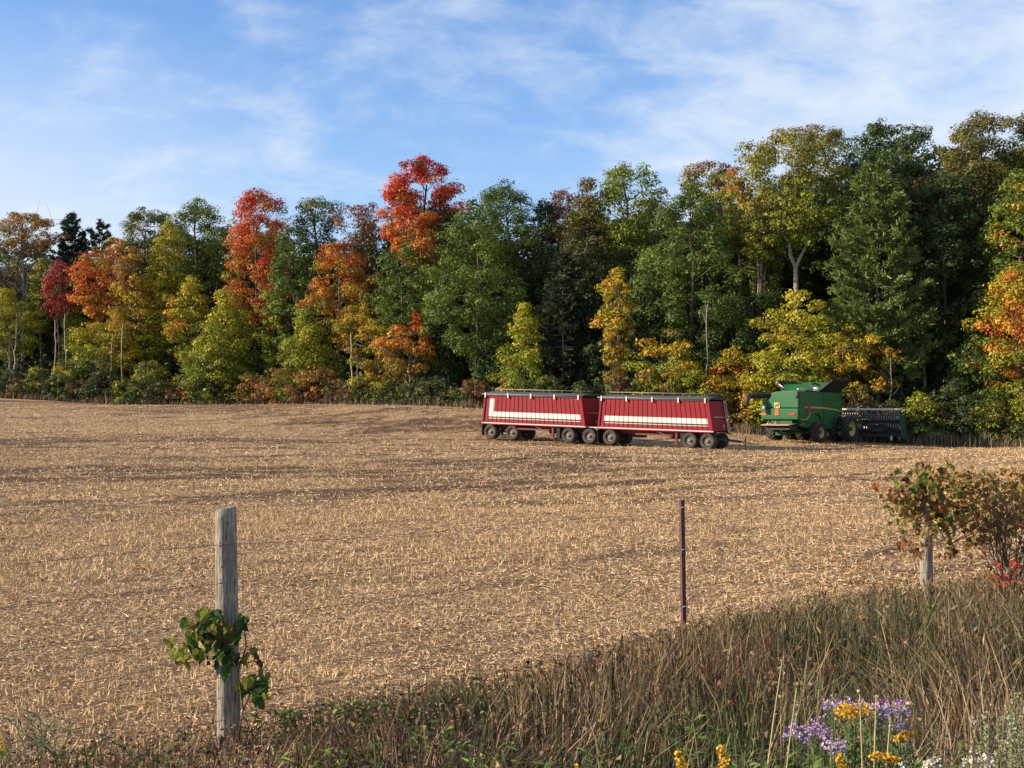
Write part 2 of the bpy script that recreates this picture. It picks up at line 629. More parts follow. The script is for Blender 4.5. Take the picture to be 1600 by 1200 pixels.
def build_straw():
    VV = []; CC = []
    bands = ((5.6, 14, 2300, 0.055, 0.0085, 2.2), (14, 26, 1000, 0.068, 0.0115, 1.5), (26, 52, 240, 0.095, 0.019, 1.0), (52, 118, 42, 0.14, 0.032, 0.7))
    for d0, d1, dens, ln, wd, tilt in bands:
        a = 0.46
        area = a * (d1 * d1 - d0 * d0)
        n = int(area * dens)
        y = np.sqrt(rng.random(n) * (d1 * d1 - d0 * d0) + d0 * d0)
        x = (rng.random(n) * 2 - 1) * a * y
        s = soil_mask(x, y)
        t, u = fence_tu(x, y)
        edge = TL(800)
        px = x / y * F + 800
        tl = np.interp(px, [-200, 0, 300, 500, 750, 1000, 1200, 1400, 1600, 1800], [158, 150, 141, 132, 119, 110, 105, 102, 99, 97])
        keep = (rng.random(n) > s * 0.82) & (u < 0.9) & (y < tl - 2.5)
        x, y, s, t, u = x[keep], y[keep], s[keep], t[keep], u[keep]
        n = len(x)
        az = rng.random(n) * 6.28
        el = np.abs(rng.normal(0.0, 0.30, n)) * (rng.random(n) < 0.6)
        patch = np.clip((fbm(t * .12, u * .55, 3, 301) - .52) / .1, 0, 1)
        stand = rng.random(n) < (0.05 + .16 * patch if d0 < 20 else 0.04 + .08 * patch)
        el = np.where(stand, rng.uniform(0.7, 1.5, n), el)
        L = ln * rng.uniform(0.4, 1.3, n)
        L = np.where(stand, L * 1.25, L * np.where(rng.random(n) < .06, 2.2, 1))
        Wd = wd * rng.uniform(0.6, 1.3, n)
        d = np.stack([np.cos(az) * np.cos(el), np.sin(az) * np.cos(el), np.sin(el)], 1)
        sd_ = unit(np.cross(d, unit(rng.normal(size=(n, 3)) * 0.5 + np.array([0, 0, 1.0]))))
        c = np.stack([x, y, field_z(x, y) + 0.008 + np.where(stand, L * 0.5 * np.sin(el), L * 0.35 * np.sin(el)) + rng.random(n) * 0.02], 1)
        a_ = c - d * L[:, None] / 2; b_ = c + d * L[:, None] / 2
        hw = sd_ * Wd[:, None] / 2
        VV.append(np.stack([a_ - hw, a_ + hw, b_], 1).reshape(-1, 3))
        pal = np.array([[0.70, 0.50, 0.28], [0.58, 0.385, 0.205], [0.37, 0.225, 0.115], [0.10, 0.055, 0.034], [0.76, 0.59, 0.35], [0.62, 0.38, 0.14]])
        w = np.array([0.27, 0.24, 0.18, 0.18, 0.08, 0.05])
        k = rng.choice(6, n, p=w / w.sum())
        col = pal[k] * rng.uniform(0.75, 1.15, (n, 1)) * np.where(stand, 1.0, 1.0)[:, None]
        col[stand] = np.array([.60, .41, .21]) * rng.uniform(.7, 1.15, (int(stand.sum()), 1))
        CC.append(np.repeat(col, 3, 0))
    V = np.concatenate(VV); C = np.concatenate(CC)
    me = np_mesh('straw_residue', V, np.arange(len(V)).reshape(-1, 3), C, nv=3)
    me.materials.append(M_STRAW)
    tag(link(bpy.data.objects.new('straw_residue', me)), 'chopped straw and bean stubble littering the harvested field', 'straw', kind='stuff')


build_straw()

# ------------------------------------------------------------------ trees
RED = (0.46, 0.035, 0.022); CRIM = (0.24, 0.045, 0.04); REDOR = (0.52, 0.085, 0.022); ORANGE = (0.55, 0.17, 0.03)
GOLD = (0.47, 0.25, 0.03); YELLOW = (0.42, 0.32, 0.03); YGREEN = (0.37, 0.33, 0.026); LIME = (0.25, 0.27, 0.028)
GREEN = (0.138, 0.185, 0.026); MID = (0.086, 0.133, 0.026); DARK = (0.048, 0.078, 0.023); OLIVE = (0.15, 0.138, 0.032)
BRONZE = (0.19, 0.105, 0.045); BROWN = (0.22, 0.12, 0.05); PINK = (0.44, 0.17, 0.05); PINE = (0.055, 0.095, 0.04); BLUEG = (0.035, 0.062, 0.034)


def pal(*stops):
    return [(u, np.array(c)) for u, c in stops]


PALS = {
    'redmaple': pal((0, OLIVE), (0.12, GOLD), (0.3, ORANGE), (0.5, REDOR), (0.75, RED), (1, RED)),
    'redorange': pal((0, PINK), (0.35, PINK), (0.5, ORANGE), (0.75, REDOR), (1, RED)),
    'orange': pal((0, GOLD), (0.4, ORANGE), (1, (0.55, 0.14, 0.03))),
    'orangegold': pal((0, OLIVE), (0.25, GOLD), (0.6, ORANGE), (1, REDOR)),
    'crimson': pal((0, CRIM), (0.3, (.34, .05, .04)), (1, CRIM)),
    'gold': pal((0, OLIVE), (0.3, GOLD), (1, YELLOW)),
    'goldlow': pal((0, YGREEN), (0.3, YELLOW), (0.6, GOLD), (1, BRONZE)),
    'goldorange': pal((0, GOLD), (0.5, GOLD), (1, ORANGE)),
    'ygreen': pal((0, GREEN), (0.35, LIME), (0.8, YGREEN), (1, YGREEN)),
    'ylow': pal((0, YGREEN), (0.5, (.34, .29, .028)), (1, YGREEN)),
    'lime': pal((0, GREEN), (0.5, LIME), (1, LIME)),
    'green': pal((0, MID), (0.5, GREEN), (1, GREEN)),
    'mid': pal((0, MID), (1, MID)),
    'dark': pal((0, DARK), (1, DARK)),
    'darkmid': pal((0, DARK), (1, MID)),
    'olive': pal((0, MID), (0.5, OLIVE), (1, OLIVE)),
    'olivebrown': pal((0, DARK), (0.4, (0.08, 0.085, 0.03)), (0.8, OLIVE), (1, BRONZE)),
    'bronze': pal((0, OLIVE), (0.6, BRONZE), (1, BRONZE)),
    'brown': pal((0, BROWN), (0.5, (.30, .16, .045)), (1, (0.40, 0.20, 0.045))),
    'bronzered': pal((0, OLIVE), (0.5, BRONZE), (1, (0.25, 0.09, 0.05))),
    'greengold': pal((0, GREEN), (0.6, LIME), (1, (0.3, 0.22, 0.05))),
    'poplar': pal((0, LIME), (0.4, (0.20, 0.21, 0.035)), (0.8, (0.21, 0.20, 0.04)), (1, (0.24, 0.18, 0.05))),
    'mapleright': pal((0, LIME), (0.2, ORANGE), (0.45, GOLD), (0.6, REDOR), (0.8, YGREEN), (1, YELLOW)),
    'yorange': pal((0, ORANGE), (0.45, GOLD), (0.8, YELLOW), (1, YGREEN)),
    'shrubdark': pal((0, DARK), (1, (0.06, 0.08, 0.03))),
    'shrubolive': pal((0, DARK), (1, OLIVE)),
    'shruborange': pal((0, BRONZE), (0.5, (.36, .15, .04)), (1, (.36, .21, .04))),
    'shrubred': pal((0, (.10, .07, .035)), (1, (0.24, 0.085, 0.04))),
}


AUTUMN = {'redmaple', 'redorange', 'orange', 'orangegold', 'crimson', 'gold', 'goldlow', 'goldorange', 'ylow', 'yorange', 'mapleright', 'brown'}


def pal_at(stops, u):
    us = [s[0] for s in stops]
    return np.stack([np.interp(u, us, [s[1][k] for s in stops]) for k in range(3)], 1)


def leaf_quads(C, N, size, aspect=0.75, fold=0.12):
    n = len(C)
    t1 = unit(np.cross(N, rng.normal(size=(n, 3))))
    t2 = np.cross(N, t1)
    a = t1 * size[:, None] * 0.5; b = t2 * size[:, None] * 0.5 * aspect
    f = N * (size * fold)[:, None]
    V = np.stack([C - a, C - b + f, C + a * 1.0, C + b + f], 1).reshape(-1, 3)
    return V, np.arange(n * 4).reshape(-1, 4)


def leaf_tris(C, N, size):
    n = len(C)
    t1 = unit(np.cross(N, rng.normal(size=(n, 3))))
    t2 = np.cross(N, t1)
    a = t1 * size[:, None] * 0.5; b = t2 * size[:, None] * 0.42
    V = np.stack([C + a * 1.2, C - a * 0.6 + b, C - a * 0.6 - b], 1).reshape(-1, 3)
    return V, np.arange(n * 3).reshape(-1, 3)


SHAPES = {
    'round': ([0, .12, .3, .55, .8, .93, 1], [.35, .75, .97, 1, .74, .45, .12]),
    'oval': ([0, .15, .4, .65, .85, 1], [.35, .75, 1, .88, .55, .12]),
    'vase': ([0, .3, .6, .8, .93, 1], [.3, .6, .95, 1, .7, .25]),
    'cone': ([0, .15, .4, .7, 1], [.8, 1, .8, .45, .06]),
    'column': ([0, .2, .5, .8, 1], [.6, .95, 1, .8, .2]),
    'dome': ([0, .15, .4, .65, .85, .95, 1], [.5, .9, 1, .86, .66, .5, .3]),
    'bush': ([0, .2, .5, .8, 1], [.85, 1, .95, .7, .25]),
    'tower': ([0, .15, .5, .6, .75, .9, 1], [.55, .95, 1, .78, .66, .55, .2]),
}


def tube_np(acc, pts, rad, n=6):
    pts = np.asarray(pts, float); rad = np.asarray(rad, float)
    base = acc['n']
    m = len(pts)
    for i in range(m):
        d = pts[min(i + 1, m - 1)] - pts[max(i - 1, 0)]
        d = d / max(np.linalg.norm(d), 1e-9)
        ref = np.array([1.0, 0, 0]) if abs(d[0]) < 0.8 else np.array([0, 1.0, 0])
        a = np.cross(d, ref); a /= np.linalg.norm(a); b = np.cross(d, a)
        th = np.arange(n) * 2 * math.pi / n
        acc['v'].append(pts[i] + rad[i] * (np.cos(th)[:, None] * a + np.sin(th)[:, None] * b))
    for i in range(m - 1):
        k = np.arange(n); k2 = (k + 1) % n
        acc['f'].append(np.stack([base + i * n + k, base + i * n + k2, base + (i + 1) * n + k2, base + (i + 1) * n + k], 1))
    acc['n'] += m * n


def curve_pts(a, b, bend, m=5):
    a = np.asarray(a, float); b = np.asarray(b, float)
    t = np.linspace(0, 1, m)[:, None]
    return a + (b - a) * t + np.asarray(bend) * (np.sin(t * math.pi))


def tree(name, label, cat, px, top, bot, wpx, back=0.0, shape='round', palette='mid', bark=None, group=None, dens=1.0, leaf=0.172,
         fork=None, trunk_r=None, flat=0.58, limbs=22, lean=0.0, jit=0.22, rc=None, base_d=None, bare=0, trunk_wig=0.25, mix=None, tiers=False, lobe=0.62):
    d = base_d or (TL(px) + back)
    P = W(px, top, d)
    x, y = P[0], d
    g = float(field_z(np.array([x]), np.array([y]))[0]) - 0.05
    H = P[2] - g
    zb = max(W(px, bot, d)[2] - g, 0.15)
    Rw = wpx / F * d / 2 * 1.08
    ch = H - zb
    root = thing(name, label, cat, (x, y, g), 0.0, group)
    U, Pf = SHAPES[shape]
    area = 2 * Rw * ch
    rcl = float(np.clip(0.075 * min(2 * Rw, ch) + 0.24, 0.30, 0.92))
    if rc:
        rcl = max(rcl, rc * .62)
    nc = int(np.clip(area / (rcl * rcl) * 1.15, 12, 260))
    # cluster centres
    u = rng.random(nc * 3)
    rr = np.interp(u, U, Pf)
    k = rng.random(len(u)) < (rr ** 1.3 + 0.05)
    u = u[k][:nc]; rr = rr[k][:nc]
    nc = len(u)
    th = rng.random(nc) * 2 * math.pi
    lob = 0.97 - lobe / 2 + lobe * vnoise(th * 1.1 + px * .37, u * 3.2 + px * .11, 5)
    rad = np.maximum(rr * lob * Rw * np.sqrt(rng.uniform(0.30, 1.0, nc)) * rng.uniform(0.84, 1.15, nc) - rcl * 0.45, 0)
    cz = zb + u * ch
    if tiers:
        ts = 1.5
        cz = np.round(cz / ts) * ts + rng.normal(0, .38, nc)
    cx = rad * np.cos(th) + lean * (cz / H) * H * 0.1; cy = rad * np.sin(th)
    cr = rcl * rng.uniform(0.55, 1.45, nc)
    cr = cr * np.where(u > 0.88, 0.8, 1)
    cz = cz - np.where(u > .9, .045 * ch, 0)
    cz = np.minimum(cz, H - cr * flat * 0.8)
    # leaves
    n = int(np.clip(area / (leaf * leaf * 0.5) * 3.5 * dens, 300, 34000))
    ci = rng.choice(nc, n, p=cr ** 2 / (cr ** 2).sum())
    dr = unit(rng.normal(size=(n, 3)) + np.array([0, 0, 0.35]))
    r = cr[ci] * (0.45 + 0.55 * np.sqrt(rng.random(n))) * np.where(rng.random(n) < 0.13, rng.uniform(1.1, 1.6, n), 1.0)
    C = np.stack([cx[ci], cy[ci], cz[ci]], 1) + dr * r[:, None] * np.array([1, 1, flat])
    N = unit(dr * 0.95 + np.array([0, 0, 0.40]) + rng.normal(size=(n, 3)) * 0.36)
    sz = leaf * np.exp(rng.normal(-0.04, 0.33, n))
    V, Fq = leaf_tris(C, N, sz)
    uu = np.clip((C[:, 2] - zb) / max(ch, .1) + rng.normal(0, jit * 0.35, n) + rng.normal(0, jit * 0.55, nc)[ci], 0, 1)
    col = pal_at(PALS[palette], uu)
    if mix:
        m2 = rng.random(nc) < mix[1]
        sel = m2[ci]
        col[sel] = pal_at(PALS[mix[0]], uu[sel])
    if palette in AUTUMN:
        kind = rng.random(nc)
        k1 = (kind < .16)[ci]
        col[k1] = pal_at(PALS[palette], np.clip(uu[k1] - rng.uniform(.25, .6), 0, 1))
        k2 = ((kind > .16) & (kind < .27))[ci]
        col[k2] = np.array(YGREEN if palette not in ('redmaple', 'crimson') else ORANGE) * .8
        k3 = ((kind > .27) & (kind < .33))[ci]
        col[k3] = np.array(OLIVE)
    col = col * (1 + rng.normal(0, 0.15, nc)[ci][:, None]) * rng.uniform(0.72, 1.28, (n, 1)) * (1 + rng.normal(0, 0.06, (n, 3)))
    col = np.clip(col * 0.98, 0.006, 0.75)
    me = np_mesh('crown', V, Fq, np.repeat(col, 3, 0), nv=3)
    me.materials.append(M_LEAF)
    link(bpy.data.objects.new('crown', me), root)
    # trunk and limbs
    acc = {'v': [], 'f': [], 'n': 0}
    tr = trunk_r or float(np.clip(H * 0.0125, 0.03, 0.30))
    ht = zb + ch * 0.72
    m = 8
    tz = np.linspace(-0.1, ht, m)
    wig = rng.normal(0, trunk_wig, (m, 2)) * np.linspace(0, 1, m)[:, None]
    tp = np.column_stack([wig[:, 0] + lean * tz * 0.1, wig[:, 1], tz])
    if fork:
        zf = W(px, fork, d)[2] - g
        tp = tp[tz < zf]
        tp = np.vstack([tp, [tp[-1][0], tp[-1][1], zf]])
        tube_np(acc, tp, np.linspace(tr, tr * 0.8, len(tp)), 8)
        e = tp[-1]
        for sx, ww in ((-1, 1.0), (1, 0.85)):
            q = curve_pts(e, e + np.array([sx * Rw * 0.26, 0, ch * 0.62]), (sx * 0.35, 0, 0), 7)
            q[1:-1] += rng.normal(0, 0.12, (5, 3)) * np.array([1, 1, 0])
            tube_np(acc, q, np.linspace(tr * 0.72 * ww, tr * 0.2, 7), 7)
            for _ in range(4):
                j = rng.integers(1, 6)
                tube_np(acc, curve_pts(q[j], q[j] + np.array([rng.normal(sx, 1.2), rng.normal(0, 1), 1.8]), (0, 0, .2), 4), np.linspace(tr * 0.25, 0.02, 4), 5)
    else:
        tube_np(acc, tp, np.linspace(tr, tr * 0.3, m), 8)
    order = rng.permutation(nc)[:limbs]
    for j in order:
        c = np.array([cx[j], cy[j], cz[j]])
        hz = max(min(c[2] - math.hypot(c[0], c[1]) * rng.uniform(0.5, 1.0), ht * 0.97), zb * 0.6)
        s0 = np.array([np.interp(hz, tp[:, 2], tp[:, 0]), np.interp(hz, tp[:, 2], tp[:, 1]), hz])
        r0 = tr * (1 - 0.65 * hz / ht) * 0.5
        tube_np(acc, curve_pts(s0, c, (0, 0, -0.12 * np.linalg.norm(c - s0) * rng.random()), 5), np.linspace(r0, 0.02, 5), 5)
    for _ in range(bare):
        hz = rng.uniform(zb * 0.5, zb + ch * 0.5); th_ = rng.random() * 6.28
        s0 = np.array([np.interp(hz, tp[:, 2], tp[:, 0]), np.interp(hz, tp[:, 2], tp[:, 1]), hz])
        e = s0 + np.array([math.cos(th_) * Rw * 0.85, math.sin(th_) * Rw * 0.85, rng.uniform(1.0, 4.0)])
        q = curve_pts(s0, e, (0, 0, 0.4), 6)
        tube_np(acc, q, np.linspace(0.075, 0.02, 6), 4)
        for _k in range(4):
            b0 = q[rng.integers(2, 6)]
            tube_np(acc, curve_pts(b0, b0 + rng.normal(0, 0.9, 3) + np.array([0, 0, 0.9]), (0, 0, .1), 3), np.linspace(0.03, 0.012, 3), 3)
    me = np_mesh('trunk', np.concatenate(acc['v']), np.concatenate(acc['f']), smooth=True)
    me.materials.append(bark or M_BARK)
    link(bpy.data.objects.new('trunk', me), root)
    return root


def pine(name, label, px, top, bot, wpx, back=0.0, color=PINE, group=None, sparse=1.0, tuft=0.42, gap=0.62):
    d = TL(px) + back
    P = W(px, top, d)
    x, y = P[0], d
    g = float(field_z(np.array([x]), np.array([y]))[0]) - 0.05
    H = P[2] - g
    zb = max(W(px, bot, d)[2] - g, 0.5)
    Rw = wpx / F * d / 2
    root = thing(name, label, 'pine tree', (x, y, g), 0.0, group)
    acc = {'v': [], 'f': [], 'n': 0}
    tz = np.linspace(-0.1, H - 0.3, 8)
    tp = np.column_stack([rng.normal(0, .04, 8), rng.normal(0, .04, 8), tz])
    tube_np(acc, tp, np.linspace(H * 0.009, 0.02, 8), 8)
    Cs = []; Ds = []; Us = []
    z = zb
    while z < H - 0.25:
        u = (z - zb) / (H - zb)
        L0 = Rw * np.interp(u, [0, .25, .6, .85, 1], [.85, 1, .72, .40, .06])
        nb = 8 if u < 0.8 else 6
        off = rng.random() * 6.28
        for b in range(nb):
            if rng.random() > 0.9 * sparse:
                continue
            th = off + b * 6.28 / nb + rng.normal(0, .2)
            L = max(L0 * rng.uniform(0.6, 1.12), 0.25)
            rise = L * np.interp(u, [0, .5, 1], [-0.08, 0.15, 0.75]) + rng.normal(0, .1)
            e = np.array([math.cos(th) * L, math.sin(th) * L, z + rise])
            q = curve_pts([0, 0, z], e, (0, 0, -0.06 * L), 5)
            q[-1, 2] += 0.08 * L
            tube_np(acc, q, np.linspace(0.05, 0.015, 5), 4)
            nt_ = int(max(4, L * 4.4))
            tt = np.sqrt(rng.uniform(0.02, 1.08, nt_))
            c = np.stack([np.interp(tt, np.linspace(0, 1, 5), q[:, k]) for k in range(3)], 1)
            side = np.array([-math.sin(th), math.cos(th), 0])
            c += side * (rng.normal(0, 0.22, nt_) * (0.4 + L * 0.22))[:, None] + np.array([0, 0, 0.08])
            Cs.append(c); Ds.append(np.tile([math.cos(th) * 0.8, math.sin(th) * 0.8, 0.55], (nt_, 1))); Us.append(np.full(nt_, u))
        z += gap * rng.uniform(0.8, 1.2)
    Cs.append(np.array([[0, 0, H - 0.3], [0, 0, H - .1], [0, 0, H - .6]])); Ds.append(np.tile([0, 0, 1.0], (3, 1))); Us.append(np.ones(3))
    C = np.concatenate(Cs); D = np.concatenate(Ds)
    q = 14
    n = len(C) * q
    Cr = np.repeat(C, q, 0) + rng.normal(0, 0.09, (n, 3))
    Dr = unit(np.repeat(D, q, 0) + rng.normal(0, 0.55, (n, 3)))
    Ln = tuft * rng.uniform(0.6, 1.25, n)
    sdv = unit(np.cross(Dr, rng.normal(size=(n, 3)))) * (0.06 * rng.uniform(0.7, 1.4, n))[:, None]
    e = Cr + Dr * Ln[:, None]
    V = np.stack([Cr - sdv, Cr + sdv, e + sdv * 0.4, e - sdv * 0.4], 1).reshape(-1, 3)
    col = np.array(color) * np.repeat(1 + rng.normal(0, 0.18, len(C)), q)[:, None] * rng.uniform(0.75, 1.25, (n, 1))
    me = np_mesh('crown', V, np.arange(n * 4).reshape(-1, 4), np.repeat(np.clip(col, .01, .5), 4, 0))
    me.materials.append(M_LEAF)
    link(bpy.data.objects.new('crown', me), root)
    me = np_mesh('trunk', np.concatenate(acc['v']), np.concatenate(acc['f']), smooth=True)
    me.materials.append(M_BARKGREY)
    link(bpy.data.objects.new('trunk', me), root)
    return root


def build_trees():
    T = tree
    mt = 'maple_tree'; bt = 'broadleaf_tree'; sa = 'young_tree'
    # far left
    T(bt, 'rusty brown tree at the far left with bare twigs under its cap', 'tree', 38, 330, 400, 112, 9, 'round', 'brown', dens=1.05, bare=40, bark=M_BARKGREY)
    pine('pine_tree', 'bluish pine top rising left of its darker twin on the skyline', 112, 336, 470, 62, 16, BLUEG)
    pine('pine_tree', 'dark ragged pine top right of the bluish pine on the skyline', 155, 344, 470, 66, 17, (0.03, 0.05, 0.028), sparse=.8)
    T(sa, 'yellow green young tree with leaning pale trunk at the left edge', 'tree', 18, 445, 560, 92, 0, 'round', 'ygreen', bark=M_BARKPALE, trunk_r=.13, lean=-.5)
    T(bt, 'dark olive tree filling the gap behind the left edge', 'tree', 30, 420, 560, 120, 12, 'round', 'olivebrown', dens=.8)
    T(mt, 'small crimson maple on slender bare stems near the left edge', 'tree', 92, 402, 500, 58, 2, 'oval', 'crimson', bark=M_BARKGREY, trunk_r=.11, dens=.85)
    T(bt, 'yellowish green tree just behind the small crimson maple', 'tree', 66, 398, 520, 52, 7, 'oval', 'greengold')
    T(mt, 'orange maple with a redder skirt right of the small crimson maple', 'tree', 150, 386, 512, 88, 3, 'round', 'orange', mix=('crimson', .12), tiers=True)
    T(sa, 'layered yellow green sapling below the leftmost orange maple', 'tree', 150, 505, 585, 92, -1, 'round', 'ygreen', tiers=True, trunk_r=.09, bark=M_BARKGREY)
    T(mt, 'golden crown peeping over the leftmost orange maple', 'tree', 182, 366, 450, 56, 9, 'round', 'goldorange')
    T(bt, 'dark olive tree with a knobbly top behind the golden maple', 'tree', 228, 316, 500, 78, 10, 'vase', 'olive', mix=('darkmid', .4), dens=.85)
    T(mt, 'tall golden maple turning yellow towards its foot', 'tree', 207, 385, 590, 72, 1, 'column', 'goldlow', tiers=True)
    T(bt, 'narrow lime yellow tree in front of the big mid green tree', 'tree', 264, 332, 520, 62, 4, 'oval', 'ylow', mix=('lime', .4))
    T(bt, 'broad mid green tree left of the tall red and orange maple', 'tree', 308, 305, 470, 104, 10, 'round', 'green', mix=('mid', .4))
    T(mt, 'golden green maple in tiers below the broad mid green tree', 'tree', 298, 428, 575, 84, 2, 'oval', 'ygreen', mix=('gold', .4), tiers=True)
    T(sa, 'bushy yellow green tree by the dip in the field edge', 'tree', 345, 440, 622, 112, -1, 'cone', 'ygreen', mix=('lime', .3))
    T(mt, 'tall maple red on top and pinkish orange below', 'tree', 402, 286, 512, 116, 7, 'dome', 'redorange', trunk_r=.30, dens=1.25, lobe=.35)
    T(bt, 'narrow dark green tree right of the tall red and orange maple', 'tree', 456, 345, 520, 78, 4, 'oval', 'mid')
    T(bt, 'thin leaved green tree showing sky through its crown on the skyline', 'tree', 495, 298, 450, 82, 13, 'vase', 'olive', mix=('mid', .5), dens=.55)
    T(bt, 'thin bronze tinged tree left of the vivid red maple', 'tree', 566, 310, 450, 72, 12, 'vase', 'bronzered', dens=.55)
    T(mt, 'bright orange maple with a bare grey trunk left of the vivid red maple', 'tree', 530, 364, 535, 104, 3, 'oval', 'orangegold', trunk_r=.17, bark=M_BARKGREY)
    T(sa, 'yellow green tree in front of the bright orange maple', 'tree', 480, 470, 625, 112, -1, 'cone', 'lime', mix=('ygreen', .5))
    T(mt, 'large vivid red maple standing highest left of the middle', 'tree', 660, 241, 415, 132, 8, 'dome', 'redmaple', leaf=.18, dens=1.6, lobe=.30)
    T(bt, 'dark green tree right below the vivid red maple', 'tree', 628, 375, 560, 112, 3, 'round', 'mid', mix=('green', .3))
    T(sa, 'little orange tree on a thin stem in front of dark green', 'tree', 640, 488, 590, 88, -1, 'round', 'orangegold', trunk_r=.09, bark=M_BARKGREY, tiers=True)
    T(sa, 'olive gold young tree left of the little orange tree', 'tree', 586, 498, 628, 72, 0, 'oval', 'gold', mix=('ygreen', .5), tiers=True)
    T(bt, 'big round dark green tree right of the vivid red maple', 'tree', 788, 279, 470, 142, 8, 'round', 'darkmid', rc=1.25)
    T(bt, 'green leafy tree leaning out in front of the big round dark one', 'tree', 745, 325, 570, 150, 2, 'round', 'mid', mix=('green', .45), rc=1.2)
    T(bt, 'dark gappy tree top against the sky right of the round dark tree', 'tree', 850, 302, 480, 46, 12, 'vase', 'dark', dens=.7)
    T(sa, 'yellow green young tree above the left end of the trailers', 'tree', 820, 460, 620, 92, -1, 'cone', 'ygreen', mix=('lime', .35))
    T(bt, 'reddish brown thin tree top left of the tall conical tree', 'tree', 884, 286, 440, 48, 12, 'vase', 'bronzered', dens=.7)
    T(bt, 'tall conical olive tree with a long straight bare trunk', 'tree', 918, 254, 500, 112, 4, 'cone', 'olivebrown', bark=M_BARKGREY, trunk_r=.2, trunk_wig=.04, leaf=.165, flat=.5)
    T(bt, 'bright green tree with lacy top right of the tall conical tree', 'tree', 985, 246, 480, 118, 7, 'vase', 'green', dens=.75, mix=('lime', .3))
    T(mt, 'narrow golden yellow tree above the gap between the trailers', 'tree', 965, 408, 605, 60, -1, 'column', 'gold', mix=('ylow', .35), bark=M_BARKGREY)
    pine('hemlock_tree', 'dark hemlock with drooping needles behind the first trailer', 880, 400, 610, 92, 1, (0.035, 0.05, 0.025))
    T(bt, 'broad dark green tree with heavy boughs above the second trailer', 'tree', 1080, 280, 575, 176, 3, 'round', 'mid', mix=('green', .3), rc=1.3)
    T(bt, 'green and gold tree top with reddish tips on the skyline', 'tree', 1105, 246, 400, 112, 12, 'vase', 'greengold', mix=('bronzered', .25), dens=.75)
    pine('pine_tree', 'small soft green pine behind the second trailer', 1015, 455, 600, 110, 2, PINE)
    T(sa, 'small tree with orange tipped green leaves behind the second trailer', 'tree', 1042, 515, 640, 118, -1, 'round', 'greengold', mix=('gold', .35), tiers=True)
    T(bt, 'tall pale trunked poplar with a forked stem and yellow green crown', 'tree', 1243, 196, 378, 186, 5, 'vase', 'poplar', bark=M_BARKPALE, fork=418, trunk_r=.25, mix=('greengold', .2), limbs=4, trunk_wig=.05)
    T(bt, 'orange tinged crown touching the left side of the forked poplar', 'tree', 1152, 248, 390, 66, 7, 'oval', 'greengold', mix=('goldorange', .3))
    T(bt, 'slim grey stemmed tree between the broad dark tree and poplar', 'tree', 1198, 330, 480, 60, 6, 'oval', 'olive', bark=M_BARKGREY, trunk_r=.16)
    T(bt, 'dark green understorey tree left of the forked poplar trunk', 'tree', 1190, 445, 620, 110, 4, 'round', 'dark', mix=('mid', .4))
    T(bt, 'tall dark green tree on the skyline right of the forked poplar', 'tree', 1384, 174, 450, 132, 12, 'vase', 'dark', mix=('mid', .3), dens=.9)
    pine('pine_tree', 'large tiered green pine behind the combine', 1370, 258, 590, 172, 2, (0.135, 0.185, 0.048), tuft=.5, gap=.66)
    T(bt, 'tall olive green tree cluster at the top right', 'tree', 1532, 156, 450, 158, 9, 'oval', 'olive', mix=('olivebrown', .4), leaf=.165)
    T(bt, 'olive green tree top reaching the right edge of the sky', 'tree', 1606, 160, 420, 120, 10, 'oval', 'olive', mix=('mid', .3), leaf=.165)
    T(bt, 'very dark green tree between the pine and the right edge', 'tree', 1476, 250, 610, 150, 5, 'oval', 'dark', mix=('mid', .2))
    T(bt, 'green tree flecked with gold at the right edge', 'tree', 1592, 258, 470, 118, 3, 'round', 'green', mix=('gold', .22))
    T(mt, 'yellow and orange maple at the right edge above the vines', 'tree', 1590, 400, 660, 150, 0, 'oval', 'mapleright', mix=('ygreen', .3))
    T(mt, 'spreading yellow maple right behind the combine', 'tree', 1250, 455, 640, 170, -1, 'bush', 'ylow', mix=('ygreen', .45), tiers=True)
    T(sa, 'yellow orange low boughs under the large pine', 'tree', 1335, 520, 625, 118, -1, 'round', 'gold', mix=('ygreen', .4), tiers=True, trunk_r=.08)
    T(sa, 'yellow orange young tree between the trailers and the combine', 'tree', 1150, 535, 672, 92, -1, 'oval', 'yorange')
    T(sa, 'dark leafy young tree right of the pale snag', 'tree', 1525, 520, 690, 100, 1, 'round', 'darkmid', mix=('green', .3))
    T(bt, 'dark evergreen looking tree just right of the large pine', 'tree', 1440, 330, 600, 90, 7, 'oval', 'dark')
    # beyond the frame on both sides
    T(bt, 'olive tree just outside the left edge of the picture', 'tree', -60, 340, 590, 130, 4, 'round', 'olive')
    T(bt, 'mid green tree just outside the right edge of the picture', 'tree', 1690, 190, 600, 170, 4, 'oval', 'mid')
    T(bt, 'hanging yellow green boughs at the left of the forked poplar trunk', 'tree', 1188, 300, 405, 76, 4, 'round', 'poplar')
